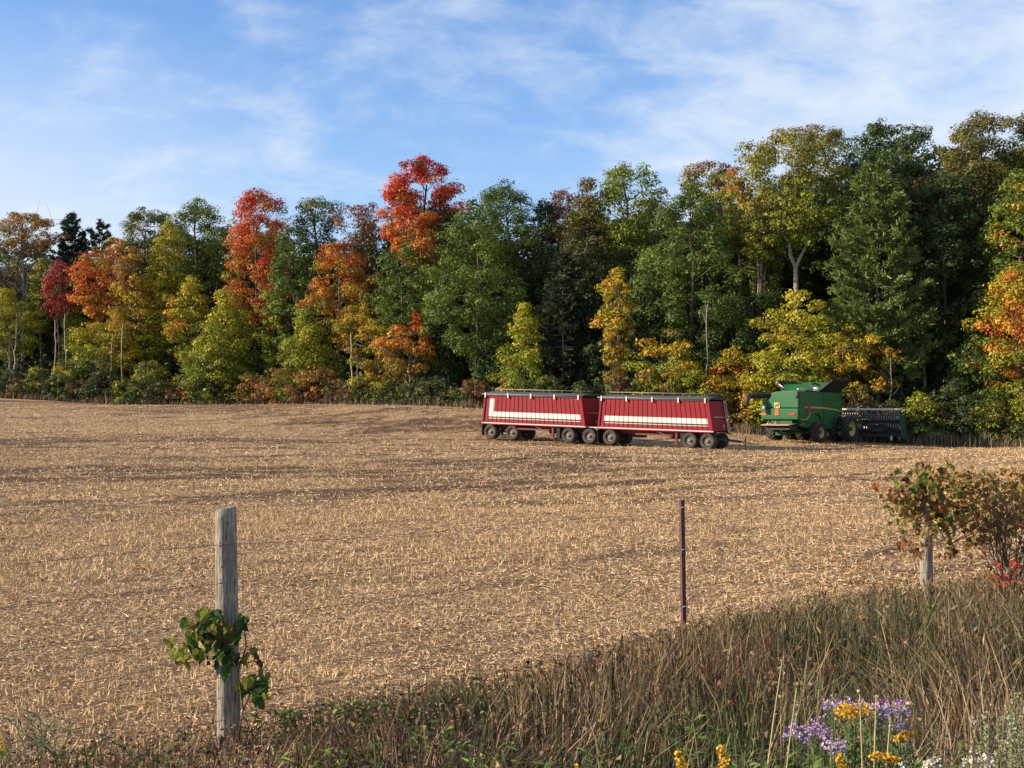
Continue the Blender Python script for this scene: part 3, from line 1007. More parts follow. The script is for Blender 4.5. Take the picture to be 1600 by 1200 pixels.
    # half hidden trees between the others
    for px, top, bot, w, back, sh, p, lab in (
            (118, 470, 610, 60, 4, 'oval', 'lime', 'green sapling half hidden behind the crimson maple stems'),
            (182, 450, 600, 64, 5, 'round', 'goldlow', 'gold and green young tree between the leftmost orange and golden maples'),
            (245, 400, 600, 70, 3, 'oval', 'ygreen', 'yellow green young tree squeezed right of the tall golden maple'),
            (372, 470, 610, 70, 2, 'round', 'ygreen', 'yellowish young tree left of the dark bare maple trunk'),
            (432, 440, 590, 66, 3, 'oval', 'lime', 'light green young tree right of the dark bare maple trunk'),
            (430, 380, 520, 60, 6, 'round', 'redorange', 'pinkish orange side crown of a maple beside the narrow dark green tree'),
            (590, 420, 540, 60, 5, 'round', 'goldlow', 'golden tree half hidden right of the bright orange maple'),
            (560, 470, 560, 60, 1, 'round', 'gold', 'golden lower boughs below the bright orange maple'),
            (690, 470, 620, 90, 3, 'oval', 'dark', 'dark green young tree right of the little orange tree'),
            (690, 300, 420, 60, 9, 'oval', 'bronzered', 'bronze flecked crown touching the right side of the vivid red maple'),
            (770, 470, 620, 70, 2, 'oval', 'darkmid', 'dark green young tree left of the yellow green one above the trailers'),
            (862, 450, 620, 60, 3, 'oval', 'olivebrown', 'olive brown young tree right of the yellow green one above the trailers'),
            (940, 520, 630, 60, 2, 'round', 'dark', 'dark young tree left of the narrow golden yellow tree'),
            (1030, 380, 520, 90, 5, 'round', 'green', 'bright green crown between the lacy tree and the broad dark one'),
            (1110, 500, 640, 80, 2, 'oval', 'darkmid', 'dark young tree right of the orange tipped one'),
            (1070, 545, 650, 60, -1, 'round', 'ygreen', 'yellow green low tree above the middle of the second trailer'),
            (1295, 480, 620, 90, 2, 'oval', 'lime', 'lime green young tree right of the spreading yellow maple'),
            (1410, 540, 660, 80, 2, 'oval', 'dark', 'dark young tree above the header of the combine'),
            (1478, 500, 670, 80, 4, 'oval', 'darkmid', 'dark green young tree right of the pale crooked snag'),
            (1545, 440, 600, 70, 4, 'oval', 'ygreen', 'yellow green crown left of the maple at the right edge'),
            (1330, 230, 420, 80, 9, 'oval', 'mid', 'green crown filling the gap right of the forked poplar')):
        T(sa, lab, 'tree', px, top, bot, w, back, sh, p, dens=.9, mix=('mid', .2), bark=M_BARKGREY, trunk_r=.09)
    # shrubs of the wood's edge
    S = [
         (35, 590, 626, 60, 'bronze', 'low bronze brush at the bottom left corner of the wood'),
         (85, 588, 628, 60, 'shrubdark', 'low dark brush under the bare stems of the crimson maple'),
         (135, 592, 632, 60, 'shrubred', 'low reddish brown brush left of the blue green bush'),
         (198, 592, 635, 64, 'shrubolive', 'low olive brush right of the blue green bush'),
         (265, 594, 638, 70, 'shrubred', 'low brown brush left of the little orange bush'),
         (352, 590, 638, 60, 'shrubolive', 'low olive brush between the dip and the crest'),
         (548, 596, 636, 56, 'bronze', 'low bronze brush right of the reddish bush'),
         (606, 592, 636, 64, 'shrubolive', 'low olive brush under the little orange tree'),
         (645, 598, 636, 60, 'shrubdark', 'low dark brush right under the stem of the little orange tree'),
         (705, 604, 638, 50, 'shrubolive', 'low olive brush left of the trailers'),
         (1118, 590, 664, 60, 'shrubdark', 'dark bush over the front of the second trailer'),
         (1172, 636, 676, 50, 'bronze', 'low brown brush beside the golden bush'),
         (1395, 625, 692, 60, 'shrubolive', 'olive brush behind the end of the header'),
         (1465, 640, 694, 60, 'bronze', 'low brown brush right of the header'),
         (1520, 650, 697, 60, 'shrubdark', 'low dark brush at the right end of the wood edge'),
         (14, 575, 622, 56, 'shrubdark', 'low dark bush at the foot of the leaning pale trunk'),
         (58, 572, 626, 60, 'shrubolive', 'olive brown bush under the small crimson maple'),
         (108, 560, 628, 62, 'shrubolive', 'olive bush under the slender bare stems'),
         (162, 578, 632, 60, 'shrubdark', 'blue green rounded bush below the layered sapling'),
         (232, 560, 636, 78, 'shrubolive', 'olive bush at the foot of the tall golden maple'),
         (300, 588, 640, 34, 'shruborange', 'little orange bush where the field dips'),
         (325, 570, 640, 60, 'shrubdark', 'dark bush beside the little orange one in the dip'),
         (395, 582, 636, 60, 'shruborange', 'orange bush at the left end of the field crest'),
         (440, 572, 636, 84, 'shruborange', 'large gold orange bush on the field crest below the narrow dark tree'),
         (490, 570, 636, 76, 'shruborange', 'duller gold bush right of the large orange one on the crest'),
         (528, 590, 636, 40, 'shrubred', 'reddish bush at the foot of the bare grey trunk'),
         (570, 585, 634, 62, 'shrubolive', 'brownish bush left of the little orange tree'),
         (680, 585, 634, 70, 'shrubdark', 'dark bush right of the little orange tree'),
         (742, 592, 640, 56, 'shrubred', 'reddish brown bush left of the trailers'),
         (722, 600, 640, 40, 'shrubdark', 'low dark bush just left of the reddish brown one'),
         (793, 585, 640, 34, 'gold', 'golden bush showing over the first trailer'),
         (862, 585, 642, 60, 'shrubdark', 'dark green bush showing over the first trailer'),
         (908, 590, 645, 50, 'shrubdark', 'dark bush above the front end of the first trailer'),
         (966, 572, 648, 46, 'shrubred', 'orange red bush above the gap between the trailers'),
         (1010, 575, 650, 48, 'shrubolive', 'olive bush right of the orange red one'),
         (1085, 575, 658, 62, 'ygreen', 'yellow green bush above the front of the second trailer'),
         (1148, 615, 672, 62, 'yorange', 'golden bush at the front end of the trailers'),
         (1188, 600, 672, 56, 'ygreen', 'yellow bush beside the end of the unloading auger'),
         (1345, 600, 690, 60, 'bronze', 'bare brown bush behind the header reel'),
         (1440, 612, 690, 74, 'lime', 'yellow green bush right of the header'),
         (1492, 590, 694, 66, 'shrubdark', 'dark bush right of the yellow green one'),
         (1548, 625, 698, 70, 'shrubolive', 'brownish bush under the maple at the right edge'),
         (1602, 610, 698, 60, 'lime', 'green bush in the corner under the maple at the right edge')]
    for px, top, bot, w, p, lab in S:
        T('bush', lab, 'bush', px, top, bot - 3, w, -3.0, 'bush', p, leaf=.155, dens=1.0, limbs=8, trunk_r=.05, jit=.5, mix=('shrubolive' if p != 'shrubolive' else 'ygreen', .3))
    # bare snags and slender stems
    for px, top, bot, lab, r in ((84, 500, 600, 'slender pale stem left of the crimson maple trunk', .07), (103, 490, 605, 'slender pale stem right of the crimson maple trunk', .08),
                                 (172, 520, 612, 'thin grey stem under the leftmost orange maple', .06), (191, 505, 615, 'thin leaning grey stem right of the layered sapling', .07),
                                 (24, 490, 590, 'pale leaning stem at the left edge of the wood', .09), (130, 540, 610, 'short thin stem between the crimson and the orange maple', .05),
                                 (552, 520, 628, 'pale grey stem below the bright orange maple', .11), (640, 570, 632, 'thin pale stem below the little orange tree', .06),
                                 (1098, 470, 640, 'thin grey stem behind the front of the second trailer', .07), (1390, 560, 685, 'thin dead stem above the header', .06)):
        snag(px, top, bot, -2.4, lab, r, M_BARKGREY if px > 1000 else M_BARKPALE)
    snag(1442, 432, 560, 3, 'pale crooked dead stem standing before the dark trees', 0.16)
    snag(1188, 395, 520, 4.5, 'thin grey dead stem left of the forked poplar', 0.10)


def snag(px, top, bot, back, label, r, bark=None):
    bark = bark or M_BARKPALE
    d = TL(px) + back
    P = W(px, top, d); g = gz(P[0], d)
    H = P[2] - g
    root = thing('bare_stem', label, 'dead tree', (P[0], d, g))  # slender living stems are built here too, beside the dead snags
    acc = {'v': [], 'f': [], 'n': 0}
    tz = np.linspace(-.1, H, 12)
    tp = np.column_stack([np.cumsum(rng.normal(0, .16, 12)) * np.linspace(1, .4, 12) * np.linspace(0, 1, 12), rng.normal(0, .08, 12), tz])
    tube_np(acc, tp, np.linspace(r, .05, 12), 7)
    me = np_mesh('trunk', np.concatenate(acc['v']), np.concatenate(acc['f']), smooth=True)
    me.materials.append(bark)
    link(bpy.data.objects.new('trunk', me), root)
    for j in (6, 8, 9, 10):
        acc = {'v': [], 'f': [], 'n': 0}
        e = tp[j] + np.array([rng.normal(0, .7), rng.normal(0, .4), rng.uniform(.6, 1.6)])
        tube_np(acc, curve_pts(tp[j], e, (0, 0, -.1), 4), np.linspace(.045, .012, 4) * min(1, r / .1), 5)
        me = np_mesh('branch', np.concatenate(acc['v']), np.concatenate(acc['f']), smooth=True)
        me.materials.append(bark)
        link(bpy.data.objects.new('branch', me), root)


SKY_PX = [-200, 0, 60, 110, 150, 190, 215, 300, 400, 495, 565, 660, 780, 850, 900, 985, 1060, 1110, 1240, 1330, 1385, 1470, 1530, 1600, 1800]
SKY_PY = [340, 335, 332, 348, 352, 378, 330, 312, 292, 302, 318, 248, 285, 310, 262, 252, 275, 252, 200, 205, 182, 172, 160, 157, 160]


def build_back_trees():
    """second and third ranks of the wood: single trees seen between the front ones, then the mass behind"""
    protos = []
    for i, (p, sh) in enumerate((('darkmid', 'round'), ('dark', 'oval'), ('olivebrown', 'oval'), ('mid', 'round'))):
        r = tree('woodland_tree', 'dark tree inside the wood seen only between nearer crowns', 'tree', 800, 290, 560, 150, 20, sh, p, leaf=.32, dens=.8,
                 group='trees standing inside the wood', rc=1.3)
        protos.append(r)
    H0 = W(800, 290, TL(800) + 20)[2] - protos[0].location.z
    k = 0
    for rowback, step, lo, hi in ((16, 66, 45, 95), (25, 74, 22, 60)):
        for px in np.arange(-90, 1720, step):
            px = px + rng.uniform(-18, 18)
            d = TL(px) + rowback + rng.uniform(-2.5, 2.5)
            top = np.interp(px, SKY_PX, SKY_PY) + rng.uniform(lo, hi)
            P = W(px, top, d); g = gz(P[0], d)
            s = (P[2] - g) / H0
            o = protos[k] if k < 4 else copy_tree(protos[rng.integers(0, 4)])
            o.location = (P[0], d, g)
            o.scale = (s * rng.uniform(.9, 1.15), s * rng.uniform(.9, 1.1), s)
            o.rotation_euler = (0, 0, rng.random() * 6.28)
            k += 1
    n = 34000
    px = rng.uniform(-190, 1800, n)
    d = np.array([TL(p) for p in px]) + 5 + 13 * rng.random(n)
    X = (px - 800) / F * d
    hh = 2.2 + 6.0 * fbm(px * .02, d * .15, 3, 61)
    C = np.stack([X, d, ground(X, d) + hh * rng.random(n) ** 1.1], 1)
    V, Fq = leaf_quads(C, unit(rng.normal(size=(n, 3)) + np.array([-.4, -.6, .7])), rng.uniform(.3, .7, n), .8, .15)
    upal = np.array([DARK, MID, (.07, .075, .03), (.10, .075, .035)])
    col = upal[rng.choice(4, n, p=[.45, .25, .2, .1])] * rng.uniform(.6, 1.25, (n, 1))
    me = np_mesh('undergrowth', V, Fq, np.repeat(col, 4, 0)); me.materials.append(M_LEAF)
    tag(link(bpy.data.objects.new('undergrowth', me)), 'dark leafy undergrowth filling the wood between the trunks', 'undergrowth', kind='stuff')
    # the mass of the wood beyond
    n = 40000
    px = rng.uniform(-190, 1800, n)
    back = rng.uniform(32, 50, n)
    d = np.array([TL(p) for p in px]) + back
    k = np.sqrt(rng.random(n))
    top = np.interp(px, SKY_PX, SKY_PY) + 95 + 18 * vnoise(px * .05, px * 0, 4)
    X = (px - 800) / F * d
    g = ground(X, d)
    zt = CAMZ + (640 - top) / F * d
    Z = g + (zt - g) * rng.random(n)
    C = np.stack([X, d, Z], 1) + rng.normal(0, .3, (n, 3))
    N = unit(rng.normal(size=(n, 3)) + np.array([-.5, -.6, .7]))
    V, Fq = leaf_quads(C, N, rng.uniform(.8, 1.7, n), 0.85, .15)
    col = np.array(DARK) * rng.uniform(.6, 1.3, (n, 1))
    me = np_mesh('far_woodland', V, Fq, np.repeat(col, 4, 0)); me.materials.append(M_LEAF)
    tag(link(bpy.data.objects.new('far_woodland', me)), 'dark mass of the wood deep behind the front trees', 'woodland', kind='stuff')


build_trees()
build_back_trees()


# ------------------------------------------------------------------ blades (stuff)
def blades(name, label, cat, x, y, z, h, wd, col, curve=0.35, face=None, az=None, leanv=None):
    n = len(x)
    az = rng.random(n) * 6.28 if az is None else az
    ln = np.abs(rng.normal(0.10, curve, n)) if leanv is None else leanv
    dirx = np.cos(az); diry = np.sin(az)
    fa = rng.random(n) * 6.28
    sx = np.cos(fa) * wd / 2; sy = np.sin(fa) * wd / 2
    V = np.zeros((n, 6, 3))
    for i, (t, wk) in enumerate(((0, 1.0), (0.55, 0.85), (1.0, 0.15))):
        off = ln * h * t * t
        zz = z + h * t * np.sqrt(np.maximum(1 - (ln * t) ** 2 * 0.6, 0.1))
        V[:, i * 2, 0] = x + dirx * off - sx * wk; V[:, i * 2, 1] = y + diry * off - sy * wk; V[:, i * 2, 2] = zz
        V[:, i * 2 + 1, 0] = x + dirx * off + sx * wk; V[:, i * 2 + 1, 1] = y + diry * off + sy * wk; V[:, i * 2 + 1, 2] = zz
    b = np.arange(n)[:, None] * 6
    Fq = np.concatenate([b + np.array([0, 1, 3, 2]), b + np.array([2, 3, 5, 4])])
    me = np_mesh(name, V.reshape(-1, 3), Fq, np.repeat(col, 6, 0))
    me.materials.append(M_GRASS)
    return tag(link(bpy.data.objects.new(name, me)), label, cat, kind='stuff')


def build_edge_weeds():
    n = 17000
    px = rng.uniform(-150, 1750, n)
    d = np.array([TL(p) for p in px]) - 3.6 + rng.normal(0, 1.2, n)
    x = (px - 800) / F * d
    lump = fbm(px * .03, d * .2, 3, 8)
    h = (0.35 + 1.1 * lump) * rng.uniform(.5, 1.2, n)
    pal_ = np.array([[.20, .145, .085], [.14, .095, .06], [.27, .21, .12], [.09, .10, .04], [.12, .075, .05]])
    col = pal_[rng.choice(5, n, p=[.3, .25, .15, .15, .15])] * rng.uniform(.75, 1.2, (n, 1))
    blades('dry_weeds', 'brown dry weeds along the foot of the wood', 'weeds', x, d, field_z(x, d) - .03, h, rng.uniform(.03, .07, n), col)


build_edge_weeds()

# ------------------------------------------------------------------ grain trailers
M_RED = mat_simple('red_paint', (0.225, 0.012, 0.020), 0.55, var=0.14, scale=1.5, dirt=(0.15, 0.035, 0.03), dirt_amt=0.4, spec=0.2)
M_REDDARK = mat_simple('red_frame_paint', (0.12, 0.012, 0.014), 0.6, var=0.2, scale=3, dirt=(0.14, 0.09, 0.06), dirt_amt=0.6)
M_WHITE = mat_simple('white_paint', (0.62, 0.58, 0.52), 0.6, var=0.06, scale=2, dirt=(0.5, 0.42, 0.34), dirt_amt=0.4)
M_BLACKP = mat_simple('black_paint', (0.015, 0.014, 0.014), 0.5, var=0.2)
M_TARP = mat_simple('tarp', (0.06, 0.065, 0.06), 0.7, var=0.25, scale=2, dirt=(0.16, 0.14, 0.11), dirt_amt=0.5)
M_GREY = mat_simple('grey_boot', (0.16, 0.16, 0.17), 0.8, var=0.2)
M_ALU = mat_simple('aluminium', (0.50, 0.48, 0.44), 0.45, metal=0.6, var=0.12)
M_RAILY = mat_simple('rail_paint', (0.24, 0.20, 0.12), 0.6, var=0.15)
M_TYRE = mat_simple('dusty_tyre', (0.035, 0.031, 0.028), 0.9, var=0.3, scale=5, dirt=(0.15, 0.12, 0.09), dirt_amt=0.7)
M_RIM = mat_simple('dusty_rim', (0.17, 0.14, 0.12), 0.7, var=0.3, scale=6)
M_RUBBER = mat_simple('black_rubber', (0.018, 0.017, 0.016), 0.85, var=0.3)
M_STEELDARK = mat_simple('dark_steel', (0.045, 0.04, 0.036), 0.65, var=0.35, scale=4, dirt=(0.12, 0.09, 0.06), dirt_amt=0.5)


def grain_trailer(px_a, d_a, label, rear_axles, front_axles, letter_stripe):
    """local frame: x from the rear to the front, -y the side towards the camera, z up"""
    AL = 31.0
    L = 7.9
    a = W(px_a, 690, d_a)
    dx, dy = math.cos(R(AL)), -math.sin(R(AL))
    # near rear bottom corner at a ; body centre line 1.25 m further along +y local
    ox = a[0] + 1.25 * math.sin(R(AL)); oy = a[1] + 1.25 * math.cos(R(AL))
    g0 = gz(ox + dx * 0.8, oy + dy * 0.8); g1 = gz(ox + dx * (L - .8), oy + dy * (L - .8))
    root = thing('grain_trailer', label, 'trailer', (ox, oy, g0 + (g0 - g1) * 0.8 / (L - 1.6)), R(-AL), 'red grain trailers coupled together')
    root.rotation_euler = (0, math.atan2(g0 - g1, L - 1.6), R(-AL))
    W2 = 1.25; zb = 1.12; zt = 2.98; le = 0.34; lr = 0.16
    # side panels: ribbed sheet, trapezoid narrower at the top
    nr = 23

    def ribbed(y, sgn, z0, z1, off, x0f, x1f):
        """sheet following the ribs between heights z0,z1; x range as fractions of the length"""
        V = []; Fc = []

        def xat(f, z):
            k = (z - zb) / (zt - zb)
            return k * lr + f * (L - k * (lr + le))
        prof = []
        for i in range(nr):
            for ff, dep in ((0.0, 0.0), (0.10, 0.0), (0.15, 0.03), (0.27, 0.03), (0.34, 0.0)):
                prof.append(((i + ff) / nr, dep))
        prof.append((1.0, 0.0))
        prof = [(f, dp) for f, dp in prof if x0f - 1e-6 <= f <= x1f + 1e-6]
        for f, dp in prof:
            yy = y - sgn * (0.045 - dp) * -1 * -1
            yo = y + sgn * (-dp + off)
            V.append((xat(f, z0), yo, z0)); V.append((xat(f, z1), yo, z1))
        for i in range(len(prof) - 1):
            Fc.append((2 * i, 2 * i + 2, 2 * i + 3, 2 * i + 1))
        return V, Fc
    for sgn in (-1, 1):
        m = MB(); V, Fc = ribbed(sgn * W2, sgn, zb + .06, zt, 0.0, 0, 1); m.add(V, Fc)
        m.build('side_panel', M_RED, root, fix=False)
    # stripes on the near side
    m = MB(); V, Fc = ribbed(-W2, -1, 1.56, 1.90, 0.006, 0.045 if letter_stripe else 0.02, 0.975); m.add(V, Fc)
    st = m.build('stripe', M_WHITE, root, fix=False)
    if letter_stripe:
        m = MB(); V, Fc = ribbed(-W2, -1, 1.905, 2.78, 0.006, 0.045, 0.115); m.add(V, Fc)
        m.build('stripe_upright', M_WHITE, root, fix=False)
        m = MB(); V, Fc = ribbed(-W2, -1, 1.44, 2.72, 0.006, 0.02, 0.033); m.add(V, Fc); m.build('stripe_edge', M_WHITE, root, fix=False)
    m = MB(); V, Fc = ribbed(-W2, -1, 1.47, 1.55, 0.006, 0.045, 0.975); m.add(V, Fc); m.build('black_line', M_BLACKP, root, fix=False)
    m = MB(); V, Fc = ribbed(-W2, -1, 1.425, 1.465, 0.006, 0.045, 0.985); m.add(V, Fc); m.build('stripe_edge', M_WHITE, root, fix=False)
    # end walls
    for x0, x1, e in ((0.0, lr, -1), (L, L - le, 1)):
        m = MB()
        V = [(x0, -W2 + .05, zb), (x0, W2 - .05, zb), (x1, W2 - .05, zt + .02), (x1, -W2 + .05, zt + .02)]
        V2 = [(p[0] - e * .06, p[1], p[2]) for p in V]
        m.hexa(V2 + V)
        m.build('end_wall', M_RED, root)
        # corner posts
        for s in (-1, 1):
            MB().bar((x0, s * (W2 + .01), zb), (x1, s * (W2 + .01), zt), .11, .11).build('corner_post', M_RED, root)
    # front wall details: cross rail, grab handles, ladder
    fx = lambda z: L - le * (z - zb) / (zt - zb) + 0.04
    MB().bar((fx(2.0), -.75, 2.0), (fx(2.0), 1.0, 2.0), .05, .05).build('cross_rail', M_ALU, root)
    m = MB()
    for yy in (0.95, 1.28):
        m.bar((fx(1.1) + .12, yy, 1.1), (fx(3.0) + .12, yy, 3.05), .045)
    for k in range(7):
        z = 1.3 + k * .27
        m.bar((fx(z) + .12, .95, z), (fx(z) + .12, 1.28, z), .035)
    m.build('ladder', M_ALU, root)
    m = MB()
    for yy, zz in ((.25, 1.45), (.35, 1.30), (.45, 1.5)):
        m.tube([(fx(zz), yy, zz), (fx(zz) + .12, yy, zz + .02), (fx(zz) + .16, yy, zz - .10)], .03, 6)
    m.build('air_coupling', M_ALU, root)
    # sills and top rails
    for s in (-1, 1):
        MB().box(-.06, L + .06, s * W2 - .05, s * W2 + .05, zb - .09, zb + .06).build('sill', M_RED, root)
        MB().box(-.08, L + .08, s * (W2 + .054) - .006, s * (W2 + .054) + .006, zb - .03, zb + .03).build('sill_trim', M_WHITE, root)
        MB().box(lr - .08, L - le + .08, s * W2 - .06, s * W2 + .06, zt + .002, zt + .11).build('top_rail', M_STEELDARK, root)
    # tarp: low arched cover with front cap
    m = MB()
    prof = [(-W2 - .02, zt + .115), (-W2 * .85, zt + .20), (-W2 * .45, zt + .27), (0, zt + .30), (W2 * .45, zt + .27), (W2 * .85, zt + .20), (W2 + .02, zt + .115)]
    m.prism_x(prof, lr - .06, L - le + .06)
    m.build('tarp', M_TARP, root)
    m = MB(); m.prism_x([(y * 1.012, z * 1.004) for y, z in prof[:]] , L - le - .12, L - le + .14)
    m.build('tarp_cap', M_STEELDARK, root, bevel=.02)
    MB().tube([(lr - .25, -W2 - .075, zt + .10), (L - le + .1, -W2 - .075, zt + .10)], .04, 8).build('tarp_roller', M_GREY, root)
    for k in range(5):
        x = lr + .05 + k * (L - le - lr - .2) / 4.0
        m = MB(); m.box(x - .045, x + .045, -W2 - .14, -W2 - .07, zt - .12, zt + .20)
        m.build('tarp_bracket', M_ALU, root)
    # walkway rail along the far top
    m = MB()
    zr = zt + .46
    m.tube([(lr - .3, W2 * .35, zr), (L - le, W2 * .35, zr)], .028, 6)
    m.build('hand_rail', M_RAILY, root)
    for k in range(5):
        x = le + .5 + k * 1.45
        MB().tube([(x, W2 * .35, zt + .27), (x, W2 * .35, zr)], .024, 6).build('rail_post', M_RAILY, root)
    # hoppers below and chassis
    for cx_ in (2.35, 5.1):
        m = MB()
        V = [(cx_ - .3, -.35, .62), (cx_ + .3, -.35, .62), (cx_ + .3, .35, .62), (cx_ - .3, .35, .62),
             (cx_ - 1.1, -W2 + .1, zb + .02), (cx_ + 1.1, -W2 + .1, zb + .02), (cx_ + 1.1, W2 - .1, zb + .02), (cx_ - 1.1, W2 - .1, zb + .02)]
        m.hexa(V); m.build('hopper', M_REDDARK, root)
        MB().box(cx_ - .36, cx_ + .36, -.4, .4, .54, .62).build('slide_gate', M_STEELDARK, root)
    for s in (-.5, .5):
        MB().box(.1, L - .2, s - .05, s + .05, .78, .98).build('chassis_beam', M_REDDARK, root)
    for s in (-1, 1):
        MB().box(2.6, 5.2, s * 1.13 - .04, s * 1.13 + .04, .74, .84).build('side_guard', M_REDDARK, root)
        MB().bar((4.0, s * 1.16, 1.03), (5.0, s * 1.16, .70), .05).build('brace', M_REDDARK, root)
    # support leg
    for s in (-1, 1):
        m = MB(); m.box(5.36, 5.50, s * 1.08 - .06, s * 1.08 + .06, .30, 1.04); m.box(5.26, 5.60, s * 1.08 - .1, s * 1.08 + .1, .22, .30)
        m.bar((5.43, s * 1.08, .98), (5.05, s * 1.08, 1.03), .08); m.bar((5.43, s * 1.08, .98), (5.80, s * 1.08, 1.03), .08)
        m.build('support_leg', M_REDDARK, root)
    MB().box(-.12, -.09, -1.2, -.55, .25, 1.0).build('mud_flap', M_RUBBER, root)
    MB().box(-.12, -.09, .55, 1.2, .25, 1.0).build('mud_flap', M_RUBBER, root)
    MB().box(5.72, 5.98, -1.14, 1.14, .28, 1.0).build('mud_guard', M_RUBBER, root)
    # wheels: duals on both sides of every axle
    def wheel(x, y, out):
        r = .50
        hub = MB(); hub.lathe_y([(0, out * .10), (.10, out * .10), (.12, out * .04), (.16, out * .02)], (0, 0, 0), 16)
        o = hub.build('wheel', M_RIM, root, loc=(x, y, r))
        t = MB(); t.lathe_y([(.30, -.12), (.42, -.14), (.485, -.12), (.50, -.08), (.50, .08), (.485, .12), (.42, .14), (.30, .12), (.27, .09), (.27, -.09), (.30, -.12)], (0, 0, 0), 32)
        t.build('tyre', M_TYRE, o)
        ri = MB(); ri.lathe_y([(.285, -.11), (.285, .11), (.25, out * .06), (.20, -out * .02), (.15, out * .02), (.0, out * .02)], (0, 0, 0), 28)
        ri.build('rim', M_RIM, o)
        return o
    axles = rear_axles + front_axles
    for x in axles:
        for s in (-1, 1):
            wheel(x, s * 1.10, s); wheel(x, s * .77, s)
        MB().tube([(x, -1.0, .5), (x, 1.0, .5)], .07, 8).build('axle', M_STEELDARK, root)
    # dolly under the front
    m = MB()
    fx0, fx1 = min(front_axles) - .3, max(front_axles) + .3
    m.box(fx0, fx1, -.48, -.38, .62, .77); m.box(fx0, fx1, .38, .48, .62, .77)
    m.box(fx0 + .4, fx0 + .6, -.48, .48, .62, .77)
    m.build('dolly_frame', M_STEELDARK, root)
    MB().lathe_y([(0, 0), (.5, 0), (.5, .02), (0, .02)], (0, 0, 0), 20).build('turntable', M_STEELDARK, root).location = (sum(front_axles) / len(front_axles), 0, .99)
    m = MB()
    for x in front_axles:
        arc = [(x - .62, .78), (x - .5, 1.0), (x - .25, 1.085), (x + .25, 1.085), (x + .5, 1.0), (x + .62, .78)]
    x0, x1 = min(front_axles), max(front_axles)
    return root, L, g0, g1


tr1, LT, *_ = grain_trailer(754, 88.0, 'red ribbed grain trailer with a white L shaped stripe, hindmost of the pair', [.57, 2.30], [6.65, 8.20], True)
AL = 31.0
s2 = 8.92
pA = W(754, 690, 88.0)
p2 = (pA[0] + s2 * math.cos(R(AL)), pA[1] - s2 * math.sin(R(AL)))
tr2, *_ = grain_trailer(800 + p2[0] / p2[1] * F, p2[1], 'red ribbed grain trailer with a plain white band and a drawbar, nearer the combine', [.80], [6.35, 7.55], False)
MB().box(7.3, 9.15, -.06, .06, .58, .70).build('coupling_pole', M_STEELDARK, tr1)
m = MB(); m.box(7.92, 9.0, -1.12, -.6, 1.075, 1.12)
m.build('fender', M_WHITE, tr1)
m = MB()
m.bar((7.9, -.42, .62), (10.0, -.04, .42), .09); m.bar((7.9, .42, .62), (10.0, .04, .42), .09); m.bar((8.9, -.3, .54), (8.9, .3, .54), .07)
m.bar((9.9, 0, .42), (10.45, 0, .40), .09)
m.build('drawbar', M_STEELDARK, tr2)
MB().tube([(9.55, .12, .02), (9.55, .12, .78)], .04, 8).box(9.43, 9.67, 0, .24, .0, .03).build('jack_stand', M_STEELDARK, tr2)
m = MB(); m.tube([(7.9, .1, .95), (8.5, .1, .62), (9.3, .05, .56), (10.0, 0, .70), (10.4, 0, .55)], .022, 6); m.build('hose', M_RUBBER, tr2)
m = MB()
for s in (-1, 1):
    m.prism_y([(7.0, .98), (7.3, 1.06), (7.95, 1.06), (8.2, .92), (8.2, .90), (7.95, 1.03), (7.3, 1.03), (7.0, .95)], s * .95 - .28, s * .95 + .28)
m.build('mud_wing', M_RUBBER, tr2)

# ------------------------------------------------------------------ combine harvester
M_JG = mat_simple('green_paint', (0.010, 0.100, 0.027), 0.36, var=0.10, scale=1.5, dirt=(0.07, 0.12, 0.05), dirt_amt=0.3)
M_JGD = mat_simple('green_frame_paint', (0.010, 0.06, 0.020), 0.5, var=0.2, scale=3, dirt=(0.08, 0.075, 0.045), dirt_amt=0.5)
M_JY = mat_simple('yellow_paint', (0.40, 0.31, 0.07), 0.5, var=0.12, scale=3, dirt=(0.34, 0.27, 0.13), dirt_amt=0.6)
M_DUST = mat_simple('dusty_tailboard', (0.40, 0.29, 0.19), 0.9, var=0.25, scale=6)
M_DARKP = mat_simple('dark_panel', (0.02, 0.022, 0.022), 0.55, var=0.25)
M_ORANGE = mat_simple('orange_reflector', (0.60, 0.09, 0.03), 0.5, var=0.05)
M_LAMPR = mat_simple('red_lamp', (0.5, 0.03, 0.02), 0.3, var=0.05)
M_LAMPW = mat_simple('clear_lamp', (0.85, 0.80, 0.70), 0.2, var=0.03)
M_LUG = mat_simple('lit_dusty_lug', (0.10, 0.085, 0.07), 0.9, var=0.4, scale=4)  # dusty lugs painted lighter than the tyre, so the tread looks lit
M_GLASS = mat_simple('dark_glass', (0.02, 0.03, 0.035), 0.08, var=0.05, spec=0.8)
M_GREY = mat_simple('grey_boot', (0.16, 0.16, 0.17), 0.8, var=0.2)


